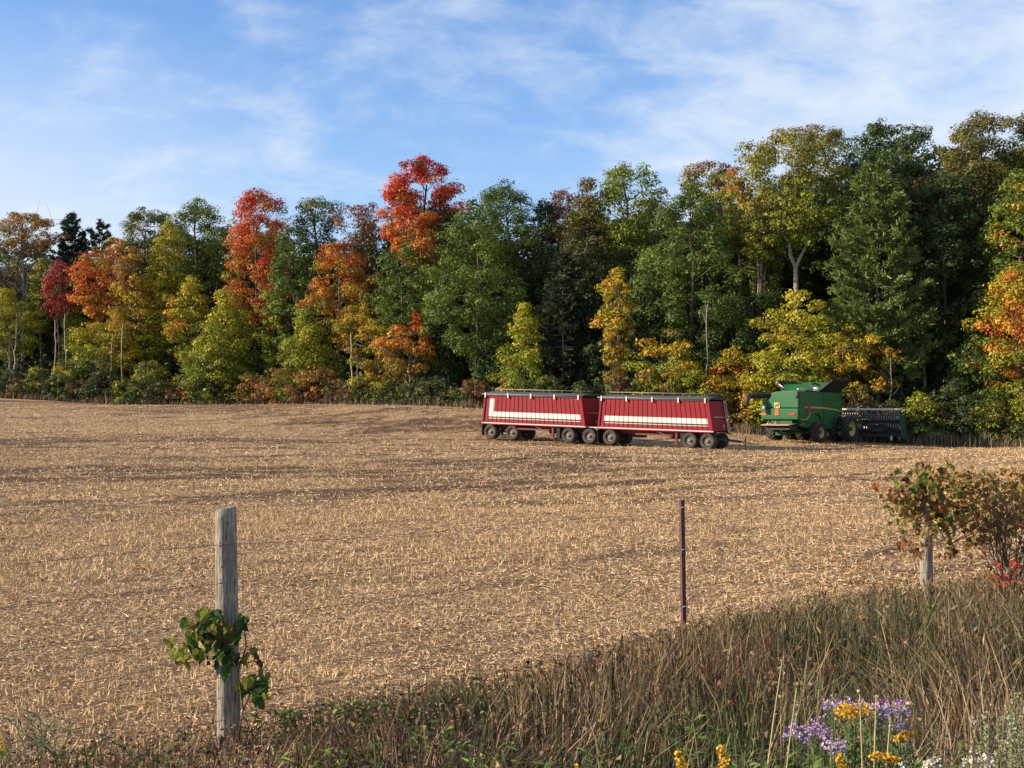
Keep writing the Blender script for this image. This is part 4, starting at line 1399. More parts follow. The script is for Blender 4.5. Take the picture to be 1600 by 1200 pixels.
def build_combine():
    PHI = 40.0
    d0 = 92.0
    # right rear wheel of the machine stands at pixel 1279
    rx, ry = -3.75, -1.72
    p = W(1279, 693, d0)
    h = (math.sin(R(PHI)), math.cos(R(PHI)))
    l = (-h[1], h[0])
    ox = p[0] - rx * h[0] - ry * l[0]; oy = p[1] - rx * h[1] - ry * l[1]
    zg = min(gz(p[0], p[1]), gz(ox, oy)) + .02
    root = thing('combine_harvester', 'green combine harvester with open grain tank and header attached, parked at the wood', 'combine', (ox, oy, zg), math.atan2(h[1], h[0]))
    B = lambda: MB()
    wy = 1.45
    # hull
    B().prism_y([(-5.6, 1.25), (-5.6, 2.5), (-4.9, 2.6), (-4.7, 3.62), (.40, 3.62), (.40, 1.3), (-.9, 1.0), (-3.2, .95)], -wy + .06, wy - .06).build('body', M_JG, root, bevel=.05)
    # side shields with wheel arches
    out = [(-6.1, 1.62), (-5.0, 1.58)]
    for k in range(9):
        t = math.pi - k * math.pi / 8
        out.append((-3.75 + 1.0 * math.cos(t), 1.5 + .62 * math.sin(t)))
    out += [(-2.3, 1.30), (-1.75, 1.26), (-1.3, 1.45), (-.9, 1.85), (-.4, 2.12), (.42, 2.2), (.42, 3.66), (-6.1, 3.66)]
    for s in (-1, 1):
        if s > 0:
            out = out[:-1] + [(-4.7, 3.66), (-4.9, 3.0), (-6.1, 2.9)]
        o = B().prism_y(out, s * wy - .05, s * wy + .05).build('side_shield', M_JG, root, bevel=.03)
        ys = s * (wy + .062)
        B().prism_y([(-5.4, 2.50), (-2.6, 2.47), (-.6, 2.34), (.35, 2.22), (.35, 2.29), (-.6, 2.44), (-2.6, 2.60), (-5.4, 2.64)], ys - .01, ys + .01).build('yellow_stripe', M_JY, o)
        B().box(-2.52, -2.50, ys - .01, ys - s * .02 + .01, 1.4, 3.6).build('seam', M_DARKP, o)
        B().box(-2.49, .41, ys - .01, ys - s * .02 + .01, 3.10, 3.13).build('seam', M_DARKP, o)
    # marker on a bent arm
    B().tube([(-6.0, -wy - .06, 1.68), (-5.5, -wy - .22, 1.70), (-5.0, -wy - .22, 2.0), (-4.95, -wy - .22, 2.25)], .035, 8).build('marker_arm', M_JY, root)
    B().prism_x([(-wy - .36, 2.50), (-wy - .30, 2.62), (-wy - .10, 2.62), (-wy - .06, 2.50), (-wy - .16, 2.18), (-wy - .26, 2.18)], -5.03, -4.99).build('marker_reflector', M_ORANGE, root)
    # rear hood: stepped outline seen from behind
    up = [(-1.45, 2.52), (-1.45, 3.66), (-1.3, 3.74), (.30, 3.70), (.62, 3.58), (.80, 3.22), (.95, 3.02), (1.38, 2.98), (1.47, 2.86), (1.47, 2.52)]
    B().prism_x(up, -6.28, -5.2).build('rear_hood', M_JG, root, bevel=.06)
    lo = [(-1.45, 1.70), (-1.47, 2.485), (1.49, 2.485), (1.47, 1.70)]
    o = B().prism_x(lo, -6.34, -5.2).build('rear_door', M_JG, root, bevel=.06)
    B().box(-6.37, -6.33, -1.40, 1.40, 1.86, 1.92).build('seam', M_JGD, o)
    B().lathe_y([(0, .08), (.20, .08), (.27, .06), (.29, 0), (.29, -.12)], (0, 0, 0), 20).build('air_intake', M_DARKP, root, loc=(-6.2, -1.20, 3.42)).rotation_euler = (0, 0, R(70))
    # deck, rails and steps on top at the rear
    B().box(-5.2, -3.3, -1.38, .30, 3.70, 3.78).build('engine_deck', M_JGD, root)
    B().prism_x([(-1.40, 2.5), (-1.40, 3.64), (.28, 3.62), (.60, 3.5), (.78, 3.15), (.92, 2.9), (1.36, 2.86), (1.36, 2.5)], -5.25, -4.6).build('hood_side', M_JG, root)
    B().tube([(-6.1, -1.3, 3.86), (-3.5, -1.36, 3.86)], .05, 8).build('top_rail', M_ALU, root)
    B().lathe_y([(0, .15), (.12, .15), (.14, .08), (.14, -.15), (0, -.15)], (0, 0, 0), 14).build('beacon', M_LAMPW, root, loc=(-3.3, -1.3, 3.88))
    # rear lamps, triangle and badge
    xr = -6.36
    B().prism_x([(.02, 2.02), (.04, 2.28), (.12, 2.42), (.26, 2.42), (.34, 2.28), (.36, 2.02)], xr - .02, xr).build('warning_triangle', M_ORANGE, root)
    for y in (1.22, -1.02):
        B().box(xr - .03, xr, y - .22, y + .22, 2.0, 2.16).build('rear_lamp', M_LAMPR if y < 0 else M_ORANGE, root, bevel=.02)
    B().lathe_y([(0, .06), (.09, .06), (.11, 0), (.11, -.08), (0, -.08)], (0, 0, 0), 16).build('work_lamp', M_LAMPW, root, loc=(-6.34, 1.22, 2.56)).rotation_euler = (0, 0, R(90))
    B().prism_x([(1.05, 2.42), (1.05, 2.70), (1.34, 2.70), (1.34, 2.42)], xr + .045, xr + .07).build('lamp_housing', M_DARKP, root)
    bd = B().prism_x([(.05, 2.50), (-.02, 2.56), (.0, 2.90), (.40, 2.93), (.44, 2.88), (.42, 2.50)], xr + .035, xr + .075).build('badge', M_JY, root)
    deer = [(.36, 2.60), (.33, 2.69), (.27, 2.74), (.19, 2.75), (.12, 2.80), (.09, 2.86), (.06, 2.80), (.05, 2.74), (.10, 2.72), (.12, 2.66), (.06, 2.62), (.12, 2.61), (.17, 2.67), (.26, 2.66), (.31, 2.60), (.32, 2.55)]
    B().prism_x(deer, xr + .022, xr + .033).build('leaping_deer', M_DARKP, bd)
    # chaff spreader and tailboard
    B().hexa([(-6.9, -1.0, 1.28), (-5.8, -1.0, 1.38), (-5.8, 1.2, 1.38), (-6.9, 1.2, 1.28), (-6.9, -1.0, 1.33), (-5.8, -1.0, 1.43), (-5.8, 1.2, 1.43), (-6.9, 1.2, 1.33)]).build('tailboard', M_DUST, root)
    B().box(-6.5, -5.3, -.9, 1.0, .95, 1.27).build('chopper', M_DARKP, root, bevel=.04)
    B().box(-6.1, -5.95, -.85, .9, 1.44, 1.70).build('spreader_panel', M_JG, root)
    for y in (.35, .95):
        B().tube([(-6.15, y, 1.66), (-6.55, y - .1, 1.36)], .03, 8).build('spreader_strut', M_ALU, root)
    B().box(-5.6, -5.0, -.1, .75, .55, .85).build('counterweight', M_JG, root, bevel=.03)
    B().tube([(-3.75, -1.9, .78), (-3.75, 1.9, .78)], .14, 10).build('rear_axle', M_JGD, root)
    B().box(-4.9, .5, -.7, .7, .75, 1.0).build('under_frame', M_JGD, root)
    # grain tank extensions, flared
    z0, z1 = 3.66, 4.55
    def flap(name, pts, mat):
        m = MB(); off = Vector((0, 0, .04))
        n = (Vector(pts[1]) - Vector(pts[0])).cross(Vector(pts[2]) - Vector(pts[0])).normalized() * .03
        m.hexa([tuple(Vector(q) - n) for q in pts] + [tuple(Vector(q) + n) for q in pts])
        return m.build(name, mat, root)
    flap('tank_flap', [(-3.1, -1.35, z0), (.3, -1.35, z0), (.55, -2.25, z1), (-2.5, -2.25, z1)], M_DARKP)
    flap('tank_flap', [(-3.1, 1.35, z0), (.3, 1.35, z0), (.55, 2.25, z1), (-2.5, 2.25, z1)], M_DARKP)
    B().tube([(-2.6, 1.2, 3.75), (-2.9, 1.9, 4.3)], .05, 6).build('flap_strut', M_ALU, root)
    flap('tank_panel', [(-3.15, -1.3, z0), (-3.15, 1.3, z0), (-3.35, 1.2, 4.25), (-3.35, -.55, 4.25)], M_JG)
    flap('tank_flap', [(.3, -1.3, z0), (.3, 1.3, z0), (.85, 2.0, z1 - .1), (.85, -2.0, z1 - .1)], M_JGD)
    B().tube([(-3.2, -.9, 4.28), (-1.2, -.2, 4.34), (.3, .2, 4.22)], .09, 8).build('loading_auger', M_JG, root)
    B().box(-3.0, .2, -1.3, 1.3, 3.64, 3.72).build('tank_floor', M_DARKP, root)
    # unloading auger folded back along the left side
    B().tube([(-.6, 1.75, 3.0), (-.6, 1.85, 3.42), (-1.0, 1.88, 3.5), (-7.3, 1.95, 3.36)], .19, 14).build('unloading_auger', M_DARKP, root)
    B().tube([(-7.2, 1.95, 3.46), (-7.45, 1.95, 3.30), (-7.55, 1.95, 2.70)], [.20, .22, .15], 12).build('auger_spout', M_STEELDARK, root)
    # cab in front
    cab = B().prism_y([(.44, 1.75), (.44, 3.45), (.7, 3.6), (2.1, 3.6), (2.25, 3.45), (2.0, 1.8)], -.78, .78).build('cab', M_JG, root, bevel=.05)
    for s in (-1, 1):
        B().prism_y([(.6, 2.1), (.6, 3.35), (2.1, 3.35), (1.9, 2.1)], s * .80 - .012, s * .80 + .012).build('window', M_GLASS, cab)
    B().hexa([(.5, -.55, 1.05), (3.4, -.6, .5), (3.4, .6, .5), (.5, .55, 1.05), (.5, -.55, 1.75), (3.4, -.6, 1.25), (3.4, .6, 1.25), (.5, .55, 1.75)]).build('feeder_house', M_JGD, root)
    B().tube([(0, -2.5, .98), (0, 2.5, .98)], .16, 10).build('front_axle', M_JGD, root)
    # wheels
    def lug_tyre(x, y, r, w, s, rimr, rim_mat):
        t = MB()
        t.lathe_y([(rimr, -w * .42), (r * .80, -w * .52), (r * .93, -w * .5), (r * .96, -w * .3), (r * .96, w * .3), (r * .93, w * .5), (r * .80, w * .52), (rimr, w * .42), (rimr - .03, 0), (rimr, -w * .42)], (0, 0, 0), 32)
        nl = 18
        lug = MB()
        for k in range(nl):
            for sgn in (-1, 1):
                a0 = 2 * math.pi * (k + (.25 if sgn > 0 else -.25)) / nl
                a1 = a0 - .26
                P = []
                for ang, yy in ((a0, sgn * w * .02), (a1, sgn * w * .48)):
                    for dr in (0, 1):
                        for da in (-.045, .045):
                            rad = r * .93 if dr == 0 else r * (1.012 if yy * sgn < w * .2 else .995)
                            P.append((rad * math.cos(ang + da), yy, rad * math.sin(ang + da)))
                lug.hexa([P[0], P[1], P[5], P[4], P[2], P[3], P[7], P[6]])
        hub = MB().lathe_y([(0, s * .02), (.16, s * .02), (.18, -s * .05)], (0, 0, 0), 14)
        o = hub.build('wheel', M_JGD, root, loc=(x, y, r))
        ty = t.build('tyre', M_RUBBER, o)
        tag(lug.build('tread_lug', M_LUG, o), kind='stuff')
        ri = MB().lathe_y([(rimr, s * w * .42), (rimr - .05, s * w * .36), (rimr - .09, s * w * .05), (.2, -s * w * .02), (0, -s * w * .02)], (0, 0, 0), 28)
        ri.build('rim', rim_mat, o)
    for s in (-1, 1):
        lug_tyre(-3.75, s * 1.72, .76, .56, s, .40, M_JY)
        lug_tyre(0, s * 1.35, 1.0, .52, s, .55, M_JY)
        lug_tyre(0, s * 2.32, 1.0, .52, s, .55, M_JY)
    # header
    hl, hr = 7.7, -4.9
    hx = 3.4
    hd = B()
    hd.hexa([(hx, hr, .35), (hx + .25, hr, .22), (hx + .25, hl, .22), (hx, hl, .35), (hx, hr, .95), (hx + .12, hr, .95), (hx + .12, hl, .95), (hx, hl, .95)])
    hd.box(hx - .12, hx, hr, hl, .35, .55); hd.box(hx - .12, hx, hr, hl, .84, .96)
    hd = hd.build('header_frame', M_STEELDARK, root)
    for k in range(14):
        y = hr + .3 + k * (hl - hr - .6) / 13
        B().box(hx - .10, hx - .01, y - .05, y + .05, .56, .83).build('frame_rib', M_DARKP, hd)
    B().box(hx + .2, hx + 1.5, hr, hl, .16, .24).build('cutter_deck', M_DARKP, root)
    B().tube([(hx + .2, hr + .1, 2.42), (hx + .2, hl - .1, 2.42)], .085, 10).build('reel_tube', M_WHITE, root)
    # reel with bats and tines
    rz, rxx, rr_ = 1.55, hx + .95, .62
    reel = B().tube([(rxx, hr + .3, rz), (rxx, hl - .3, rz)], .10, 10).build('reel', M_DARKP, root)
    for k in range(6):
        a = k * math.pi / 3 + .3
        bx_, bz = rxx + rr_ * math.cos(a), rz + rr_ * math.sin(a)
        bt_ = B().tube([(bx_, hr + .3, bz), (bx_, hl - .3, bz)], .045, 6)
        bt_.build('reel_bat', M_STEELDARK, reel)
        t = B()
        for j in range(60):
            y = hr + .4 + j * (hl - hr - .8) / 59
            t.bar((bx_, y, bz), (bx_ - .08, y, bz - .26), .03)
        tag(t.build('tine', M_ALU, reel, fix=False), kind='stuff')
    for j in range(6):
        y = hr + .4 + j * (hl - hr - .8) / 5
        sp = B()
        for k in range(6):
            a = k * math.pi / 3 + .3
            sp.bar((rxx, y, rz), (rxx + rr_ * math.cos(a), y, rz + rr_ * math.sin(a)), .05)
        sp.build('reel_spider', M_STEELDARK, reel)
    for y in (hr + .15, .3, hl - .15):
        B().bar((hx, y, 1.25), (hx + 1.0, y, 1.60), .12).bar((hx, y, 1.25), (hx + .2, y, 2.42), .10).build('reel_arm', M_DARKP, root)
    for y, s in ((hr, -1), (hl, 1)):
        B().prism_y([(hx - .25, .30), (hx - .3, 1.25), (hx - .1, 1.85), (hx + .25, 1.95), (hx + .5, 1.35), (hx + .9, .6), (hx + 1.25, .18), (hx + .4, .16)], y + s * .02 - .06, y + s * .02 + .06).build('end_panel', M_JGD, root, bevel=.02)
        B().box(hx - .34, hx - .31, y - .06, y + .06, .95, 1.15).build('side_reflector', M_ORANGE, root)
    B().tube([(hx - .3, hr + .5, .9), (hx - .6, hr + 1.2, 1.25), (hx - .5, hr + 2.2, 1.1), (hx - .2, hr + 3.0, 1.35)], .07, 8).build('hose', M_RUBBER, root)
    B().box(hx - .55, hx - .1, hr + 1.3, hr + 2.1, .75, 1.2).build('gear_box', M_STEELDARK, root, bevel=.04)
    for y, x in ((hr + .5, hx - .9), (hr + .15, hx - .2)):
        hub = MB().lathe_y([(0, -.10), (.05, -.10), (.06, -.04)], (0, 0, 0), 12).build('gauge_wheel', M_WHITE, root, loc=(x, y, .30))
        MB().lathe_y([(.19, -.08), (.27, -.09), (.30, -.05), (.30, .05), (.27, .09), (.19, .08)], (0, 0, 0), 24).build('tyre', M_RUBBER, hub)
        MB().lathe_y([(.20, -.07), (.17, -.04), (0, -.04)], (0, 0, 0), 20).build('rim', M_WHITE if x < hx - .5 else M_GREY, hub)
        MB().bar((x, y + .14, .30), (hx, y + .14, .75), .07).build('wheel_arm', M_JGD, root)
    return root


build_combine()

# ------------------------------------------------------------------ fence
M_WOODPOST = mat_simple('weathered_wood', (0.29, 0.255, 0.205), 0.9, var=0.7, scale=12, stretch=(7, 7, 0.8), bump=1.0, dirt=(0.13, 0.105, 0.075), dirt_amt=0.75)
M_RUST = mat_simple('rusty_brown_steel', (0.085, 0.035, 0.03), 0.7, var=0.3, scale=12, dirt=(0.12, 0.06, 0.045), dirt_amt=0.5)
M_WIRE = mat_simple('old_wire', (0.10, 0.085, 0.075), 0.6, metal=0.3, var=0.2)


def fence_pt(px):
    inv = np.interp(px, [-400, 360, 1447, 2200], [.1351 + 760 * 5.46e-5, .1351, .07576, .07576 - 753 * 5.46e-5])
    d = 1 / inv
    return np.array([(px - 800) / F * d, d])


def wooden_post(px, d, top, wpx, label, leanx, slant):
    P = W(px, top, d); g = gz(P[0], d)
    H = P[2] - g
    r = wpx / F * d / 2
    root = thing('wooden_fence_post', label, 'fence post', (P[0], d, g), 0, 'fence posts along the field')
    root.rotation_euler = (0, leanx, 0)
    n = 56; V = []; Fc = []
    zs = list(np.linspace(-.15, H, 26))
    cracks = [(4.0, .05, .07), (4.75, .035, .05), (5.4, .04, .06), (3.3, .04, .05)]
    for i, z in enumerate(zs):
        for k in range(n):
            a = 2 * math.pi * k / n
            wob = 1 + .03 * math.sin(3 * a + 1.3) + .012 * math.sin(7 * a + .4 + z) + .03 * (float(vnoise(a * 9, z * 3, 3)) - .5) * 2
            for ca, cd, cw in cracks:
                wob -= cd * math.exp(-((a - ca - .05 * math.sin(3 * z + ca)) / cw) ** 2) * (0.4 + .6 * float(vnoise(ca * 7, z * 2.2, 12)))
            rr = r * wob * (1.06 - .10 * z / H)
            zz = z
            if i == len(zs) - 1:
                zz = z - slant * (0.5 - .5 * math.cos(a)) ** 1.6 - .003 * math.sin(5 * a)
            V.append((rr * math.cos(a), rr * math.sin(a), zz))
    for i in range(len(zs) - 1):
        for k in range(n):
            k2 = (k + 1) % n
            Fc.append((i * n + k, i * n + k2, (i + 1) * n + k2, (i + 1) * n + k))
    m = MB(); m.add(V, Fc, True)
    c = len(m.v); m.v.append((0, 0, H - slant * .45)); b = (len(zs) - 1) * n
    for k in range(n):
        m.f.append((b + k, b + (k + 1) % n, c)); m.sm.append(False)
    m.build('post_shaft', M_WOODPOST, root)
    for zz in (1.18, .97, .55, .30):
        if zz < H - .1:
            s = MB(); s.tube([(-r * .35, -r * .95, zz + .012), (-r * .30, -r * 1.12, zz), (-r * .35, -r * .95, zz - .012)], .003, 5)
            s.build('staple', M_WIRE, root)
    for dx, zz in ((.35, 1.30), (-.1, 1.05)):
        if zz < H - .05:
            MB().tube([(r * dx, -r * .8, zz), (r * dx, -r * 1.02, zz)], .007, 8).build('knot', M_STEELDARK, root)
    return root


wooden_post(359, 7.4, 792, 34, 'weathered grey wooden post with a slanted top, nearest in the left foreground', R(-1.1), .022)
wooden_post(1447, 13.2, 752, 19, 'grey wooden post wrapped in browning grape vine at the right', R(-.4), .03)


def steel_post():
    px = 1069; f = fence_pt(px); d = f[1]
    P = W(px, 781, d); g = gz(f[0], d); H = P[2] - g
    root = thing('steel_fence_post', 'thin rusty brown steel T post between the two wooden posts', 'fence post', (f[0], d, g), R(38), 'fence posts along the field')
    root.rotation_euler = (0, R(-1.1), R(38))
    m = MB()
    m.box(-.021, .021, -.004, .004, -.2, H); m.box(-.004, .004, .0045, .036, -.2, H - .002)
    m.build('post_shaft', M_RUST, root)
    k = 0
    z = .12
    studs = MB()
    while z < H - .03:
        studs.box(-.008, .008, -.011, -.0042, z - .006, z + .006); z += .055
    tag(studs.build('stud', M_RUST, root), kind='stuff')
    for zz in (H - .06, H - .40, H - .86):
        MB().tube([(-.026, -.012, zz), (0, -.018, zz + .004), (.026, -.012, zz)], .004, 6).build('wire_clip', M_ALU, root)


steel_post()


def build_wires():
    root = thing('wire_fence', 'sagging woven wire fence strung between the posts along the field edge', 'fence', (P1[0], P1[1], gz(*P1)))
    o3 = np.array([P1[0], P1[1], gz(*P1)])
    ts = np.arange(-6.5, 20, .5)
    rad = .0014
    zs = (1.18, .97, .76, .55, .42, .30, .18)
    for zi, z0 in enumerate(zs):
        pts = []
        for t in ts:
            p = P1 + FD * t
            ph = (t % 8.3) / 8.3
            sag = -.05 * math.sin(ph * math.pi) - .012 * math.sin(t * 1.7 + zi)
            pts.append((p[0] - o3[0], p[1] - o3[1] - .07, gz(p[0], p[1]) + z0 + sag - o3[2]))
        MB().tube(pts, rad, 4, caps=False).build('wire', M_WIRE, root, fix=False)
    for t in np.arange(-6.2, 19.5, .42):
        p = P1 + FD * t
        ph = (t % 8.3) / 8.3
        g = gz(p[0], p[1]) - o3[2]
        pts = [(p[0] - o3[0] + .01 * math.sin(z * 9 + t), p[1] - o3[1] - .07, g + z - .05 * math.sin(ph * math.pi)) for z in (1.18, .97, .76, .55, .42, .3, .18)]
        MB().tube(pts, .0010, 4, caps=False).build('stay', M_WIRE, root, fix=False)


build_wires()

# ------------------------------------------------------------------ vines
def leaf_mesh(name, kind):
    """lobed grape leaf, about 1 unit across, lying in xy with its stalk at the origin"""
    if kind == 0:
        o = [(0, 0), (-.22, -.14), (-.45, .05), (-.40, .28), (-.52, .48), (-.30, .58), (-.22, .82), (0, 1.0), (.22, .82), (.30, .58), (.52, .48), (.40, .28), (.45, .05), (.22, -.14)]
    else:
        o = [(0, 0), (-.25, -.12), (-.46, .12), (-.46, .42), (-.28, .74), (0, 1.02), (.28, .74), (.46, .42), (.46, .12), (.25, -.12)]
    V = [(x, y, .38 * abs(x) - .42 * (y - .3) ** 2 + .05 * math.sin(9 * x + 5 * y)) for x, y in o]
    c = len(V); V.append((0, .38, 0.02))
    Fc = [(i, (i + 1) % c, c) for i in range(c)]
    me = bpy.data.meshes.new(name); me.from_pydata(V, [], Fc); me.update()
    return me


ML = {
    'green': mat_leaf('vine_green', (0.045, 0.10, 0.018), (0.09, 0.15, 0.03), .35),
    'dgreen': mat_leaf('vine_dark_green', (0.025, 0.06, 0.018), (0.05, 0.09, 0.02), .3),
    'lime': mat_leaf('vine_yellow_green', (0.17, 0.21, 0.03), (0.25, 0.24, 0.04), .4),
    'brown': mat_leaf('vine_brown', (0.22, 0.11, 0.04), (0.32, 0.17, 0.06), .4),
    'dbrown': mat_leaf('vine_dark_brown', (0.06, 0.03, 0.018), (0.11, 0.055, 0.025), .25),
    'olive': mat_leaf('vine_olive', (0.17, 0.155, 0.035), (0.26, 0.20, 0.05), .4),
    'redb': mat_leaf('vine_red_brown', (0.22, 0.07, 0.03), (0.30, 0.12, 0.04), .35),
    'red': mat_leaf('shrub_red', (0.32, 0.04, 0.03), (0.40, 0.08, 0.04), .35),
    'gold': mat_leaf('leaf_gold', (0.38, 0.24, 0.05), (0.45, 0.30, 0.08), .35),
}
LEAFM = {}
for k_, m_ in ML.items():
    LEAFM[k_] = []
    for kind in (0, 1):
        me = leaf_mesh('vine_leaf', kind); me.materials.append(m_); LEAFM[k_].append(me)


def put_leaf(root, pos, size, mat, droop=None, name='leaf'):
    o = bpy.data.objects.new(name, LEAFM[mat][random.random() < .5])
    o.location = Vector(pos) - root.location
    o.rotation_euler = (random.gauss(-1.0, .55), random.gauss(0, .5), random.gauss(math.pi * .9, 1.1)) if droop is None else droop
    o.scale = (size * random.uniform(.85, 1.15), size, size)
    link(o, root)
    return o


def vine_left():
    d = 7.4
    base = W(362, 1060, d)
    root = thing('grape_vine', 'green grape vine clump hanging on the left wooden post', 'vine', tuple(base))
    m = MB()
    off = Vector(base)
    def stem(pts, r=.005):
        MB().tube([Vector(W(px, py, d + dd)) - off for px, py, dd in pts], [r] * (len(pts) - 1) + [r * .4], 6).build('stem', M_TWIG, root)
    stem([(368, 1170, -.05), (380, 1110, -.08), (372, 1050, -.1), (350, 1000, -.1), (320, 985, -.08), (290, 1000, -.05)])
    stem([(372, 1050, -.1), (385, 1010, -.08), (380, 965, -.05)])
    stem([(380, 1110, -.08), (400, 1060, -.02), (415, 1040, 0), (425, 1060, 0)])
    stem([(350, 1000, -.1), (340, 965, -.1), (325, 950, -.08)], .004)
    cl = [(335, 985, 30, 26, 58, ('green', 'dgreen', 'lime', 'olive')), (300, 1010, 18, 24, 22, ('lime', 'green', 'olive')), (355, 1020, 16, 26, 22, ('dgreen', 'green')),
          (376, 975, 10, 18, 9, ('green', 'dgreen')), (330, 962, 14, 8, 10, ('lime', 'olive')), (402, 1070, 20, 16, 26, ('green', 'lime', 'dgreen')), (400, 1030, 14, 14, 9, ('dgreen', 'dbrown', 'olive'))]
    for cx, cy, sx, sy, n, cols in cl:
        for _ in range(n):
            p = W(random.gauss(cx, sx * .62), random.gauss(cy, sy * .62), d - .02 - abs(random.gauss(.06, .06)))
            put_leaf(root, p, random.uniform(.042, .082), random.choice(cols))


def vine_right():
    d = 13.2
    base = W(1450, 830, d)
    root = thing('grape_vine', 'spreading brown and olive grape vine smothering the right fence and post', 'vine', tuple(base))
    off = Vector(base)
    def P(px, py, dd=0.0):
        return W(px, py, fence_pt(px)[1] + dd)
    for k in range(5):
        x0 = 1450 + random.uniform(-6, 60)
        pts = [(x0, 850, .05)]
        for j in range(6):
            pts.append((pts[-1][0] + random.uniform(0, 45) * (1 if k else -.6), 850 - (j + 1) * random.uniform(12, 24), random.uniform(-.2, .1)))
        MB().tube([Vector(P(*q)) - off for q in pts], [.006] * 5 + [.004, .002], 6).build('stem', M_TWIG, root)
    def put(n, fn, cols, parts=True):
        for _ in range(n):
            px, py = fn()
            put_leaf(root, P(px, py, random.gauss(-.1, .22)), random.uniform(.055, .10), random.choice(cols))
    cols = ('brown', 'brown', 'redb', 'gold', 'olive', 'olive', 'dbrown', 'brown', 'olive', 'lime', 'lime', 'gold', 'brown', 'redb')
    put(170, lambda: (random.uniform(1445, 1625), 785 + random.choice((1, 1, 1, 1.5)) * max(-44, min(46, random.gauss(0, 28)))), cols)
    put(16, lambda: (random.gauss(1450, 14), random.uniform(745, 835)), cols)
    put(36, lambda: (random.gauss(1418, 22), random.gauss(775, 14)), ('olive', 'brown', 'redb', 'lime', 'olive'))
    put(28, lambda: (random.gauss(1450, 16), random.gauss(745, 12)), ('olive', 'dgreen', 'dbrown', 'lime'))
    put(16, lambda: (random.gauss(1425, 20), random.gauss(843, 16)), ('brown', 'dbrown', 'redb', 'olive'))
    put(22, lambda: (random.gauss(1475, 22), random.gauss(815, 12)), ('dgreen', 'lime', 'green', 'dbrown'))
    put(14, lambda: (random.gauss(1400, 12), random.gauss(800, 10)), ('lime', 'olive'))
    put(14, lambda: (random.gauss(1480, 25), random.gauss(865, 8)), ('brown', 'dbrown'))
    # the many leaves behind, joined
    C = []; 
    for _ in range(1900):
        px = random.uniform(1432, 1660); lim = 24 + 52 * float(vnoise(px / 17, 3.3, 5)); py = 786 + max(-lim, min(lim, random.gauss(0, 34))) + (px - 1530) * .02 + 8 * math.sin(px * .05)
        C.append(P(px, py, random.gauss(.12, .22)))
    for _ in range(260):
        C.append(P(random.gauss(1425, 20), random.gauss(782, 20), random.gauss(.05, .15)))
    C = np.array(C)
    N = unit(rng.normal(size=(len(C), 3)) + np.array([-.3, -.7, .2]))
    V, Fq = leaf_quads(C - base, N, rng.uniform(.035, .085, len(C)), .9, .2)
    pl = np.array([(.30, .15, .04), (.23, .20, .04), (.16, .08, .03), (.12, .13, .03), (.36, .18, .05), (.32, .27, .06)])
    col = pl[rng.choice(6, len(C))] * rng.uniform(.7, 1.2, (len(C), 1))
    me = np_mesh('small_leaf', V, Fq, np.repeat(col, 4, 0)); me.materials.append(M_LEAF)
    tag(link(bpy.data.objects.new('small_leaf', me), root), kind='stuff')


vine_left()
vine_right()


def twiggy(name, label, cx, cy, d, w, h, nst, cols, nleaf, lsz):
    base = W(cx, cy, d); g = gz(base[0], d); base = np.array([base[0], d, g])
    root = thing(name, label, 'shrub', tuple(base))
    ends = []
    acc = {'v': [], 'f': [], 'n': 0}
    for k in range(nst):
        a = rng.random() * 6.28
        e = np.array([math.cos(a) * w * rng.uniform(.2, 1), math.sin(a) * w * .5 * rng.uniform(.2, 1), h * rng.uniform(.6, 1.05)])
        q = curve_pts([rng.normal(0, .06), rng.normal(0, .06), -.05], e, (0, 0, h * .1), 6)
        tube_np(acc, q, np.linspace(.008, .002, 6), 4)
        for _ in range(5):
            j = rng.integers(2, 6)
            e2 = q[j] + rng.normal(0, .16, 3) + np.array([0, 0, .08])
            q2 = curve_pts(q[j], e2, (0, 0, .02), 3); tube_np(acc, q2, [.004, .003, .0015], 3)
            ends += [q2[1], q2[2]]
        ends += [q[4], q[5]]
    me = np_mesh('stem', np.concatenate(acc['v']), np.concatenate(acc['f'])); me.materials.append(M_TWIG)
    tag(link(bpy.data.objects.new('stem', me), root), kind='stuff')
    for _ in range(nleaf):
        p = base + ends[rng.integers(len(ends))] + rng.normal(0, .02, 3)
        put_leaf(root, p, lsz * random.uniform(.7, 1.2), random.choice(cols))


twiggy('twiggy_shrub', 'twiggy shrub with curled red brown leaves at the right edge below the vine', 1580, 905, 13.4, .75, 1.0, 34, ('redb', 'brown', 'redb', 'gold', 'brown'), 150, .06)
twiggy('red_shrub', 'small shrub with bright red leaves in the grass at the right edge', 1578, 930, 12.4, .28, .45, 14, ('red', 'redb', 'red', 'brown'), 90, .06)


# ------------------------------------------------------------------ verge grass and weeds
def verge_xyz(n, t0, t1, u0, u1):
    t = rng.uniform(t0, t1, n); u = rng.uniform(u0, u1, n)
    x = P1[0] + FD[0] * t + FN[0] * u; y = P1[1] + FD[1] * t + FN[1] * u
    px = 800 + x / np.maximum(y, .1) * F
    ok = (y > 2.6) & (px > -250) & (px < 2150)
    return t[ok], u[ok], x[ok], y[ok], px[ok]


GP = {'tan': (.36, .245, .115), 'brown': (.175, .10, .05), 'dkbrown': (.06, .036, .024), 'green': (.075, .105, .03), 'dgreen': (.04, .065, .025), 'pale': (.42, .34, .20), 'rust': (.20, .09, .045), 'ol': (.14, .13, .05)}


def mixcol(n, names, w):
    c = np.array([GP[k] for k in names]); w = np.array(w, float)
    return c[rng.choice(len(c), n, p=w / w.sum())] * rng.uniform(.55, 1.12, (n, 1))


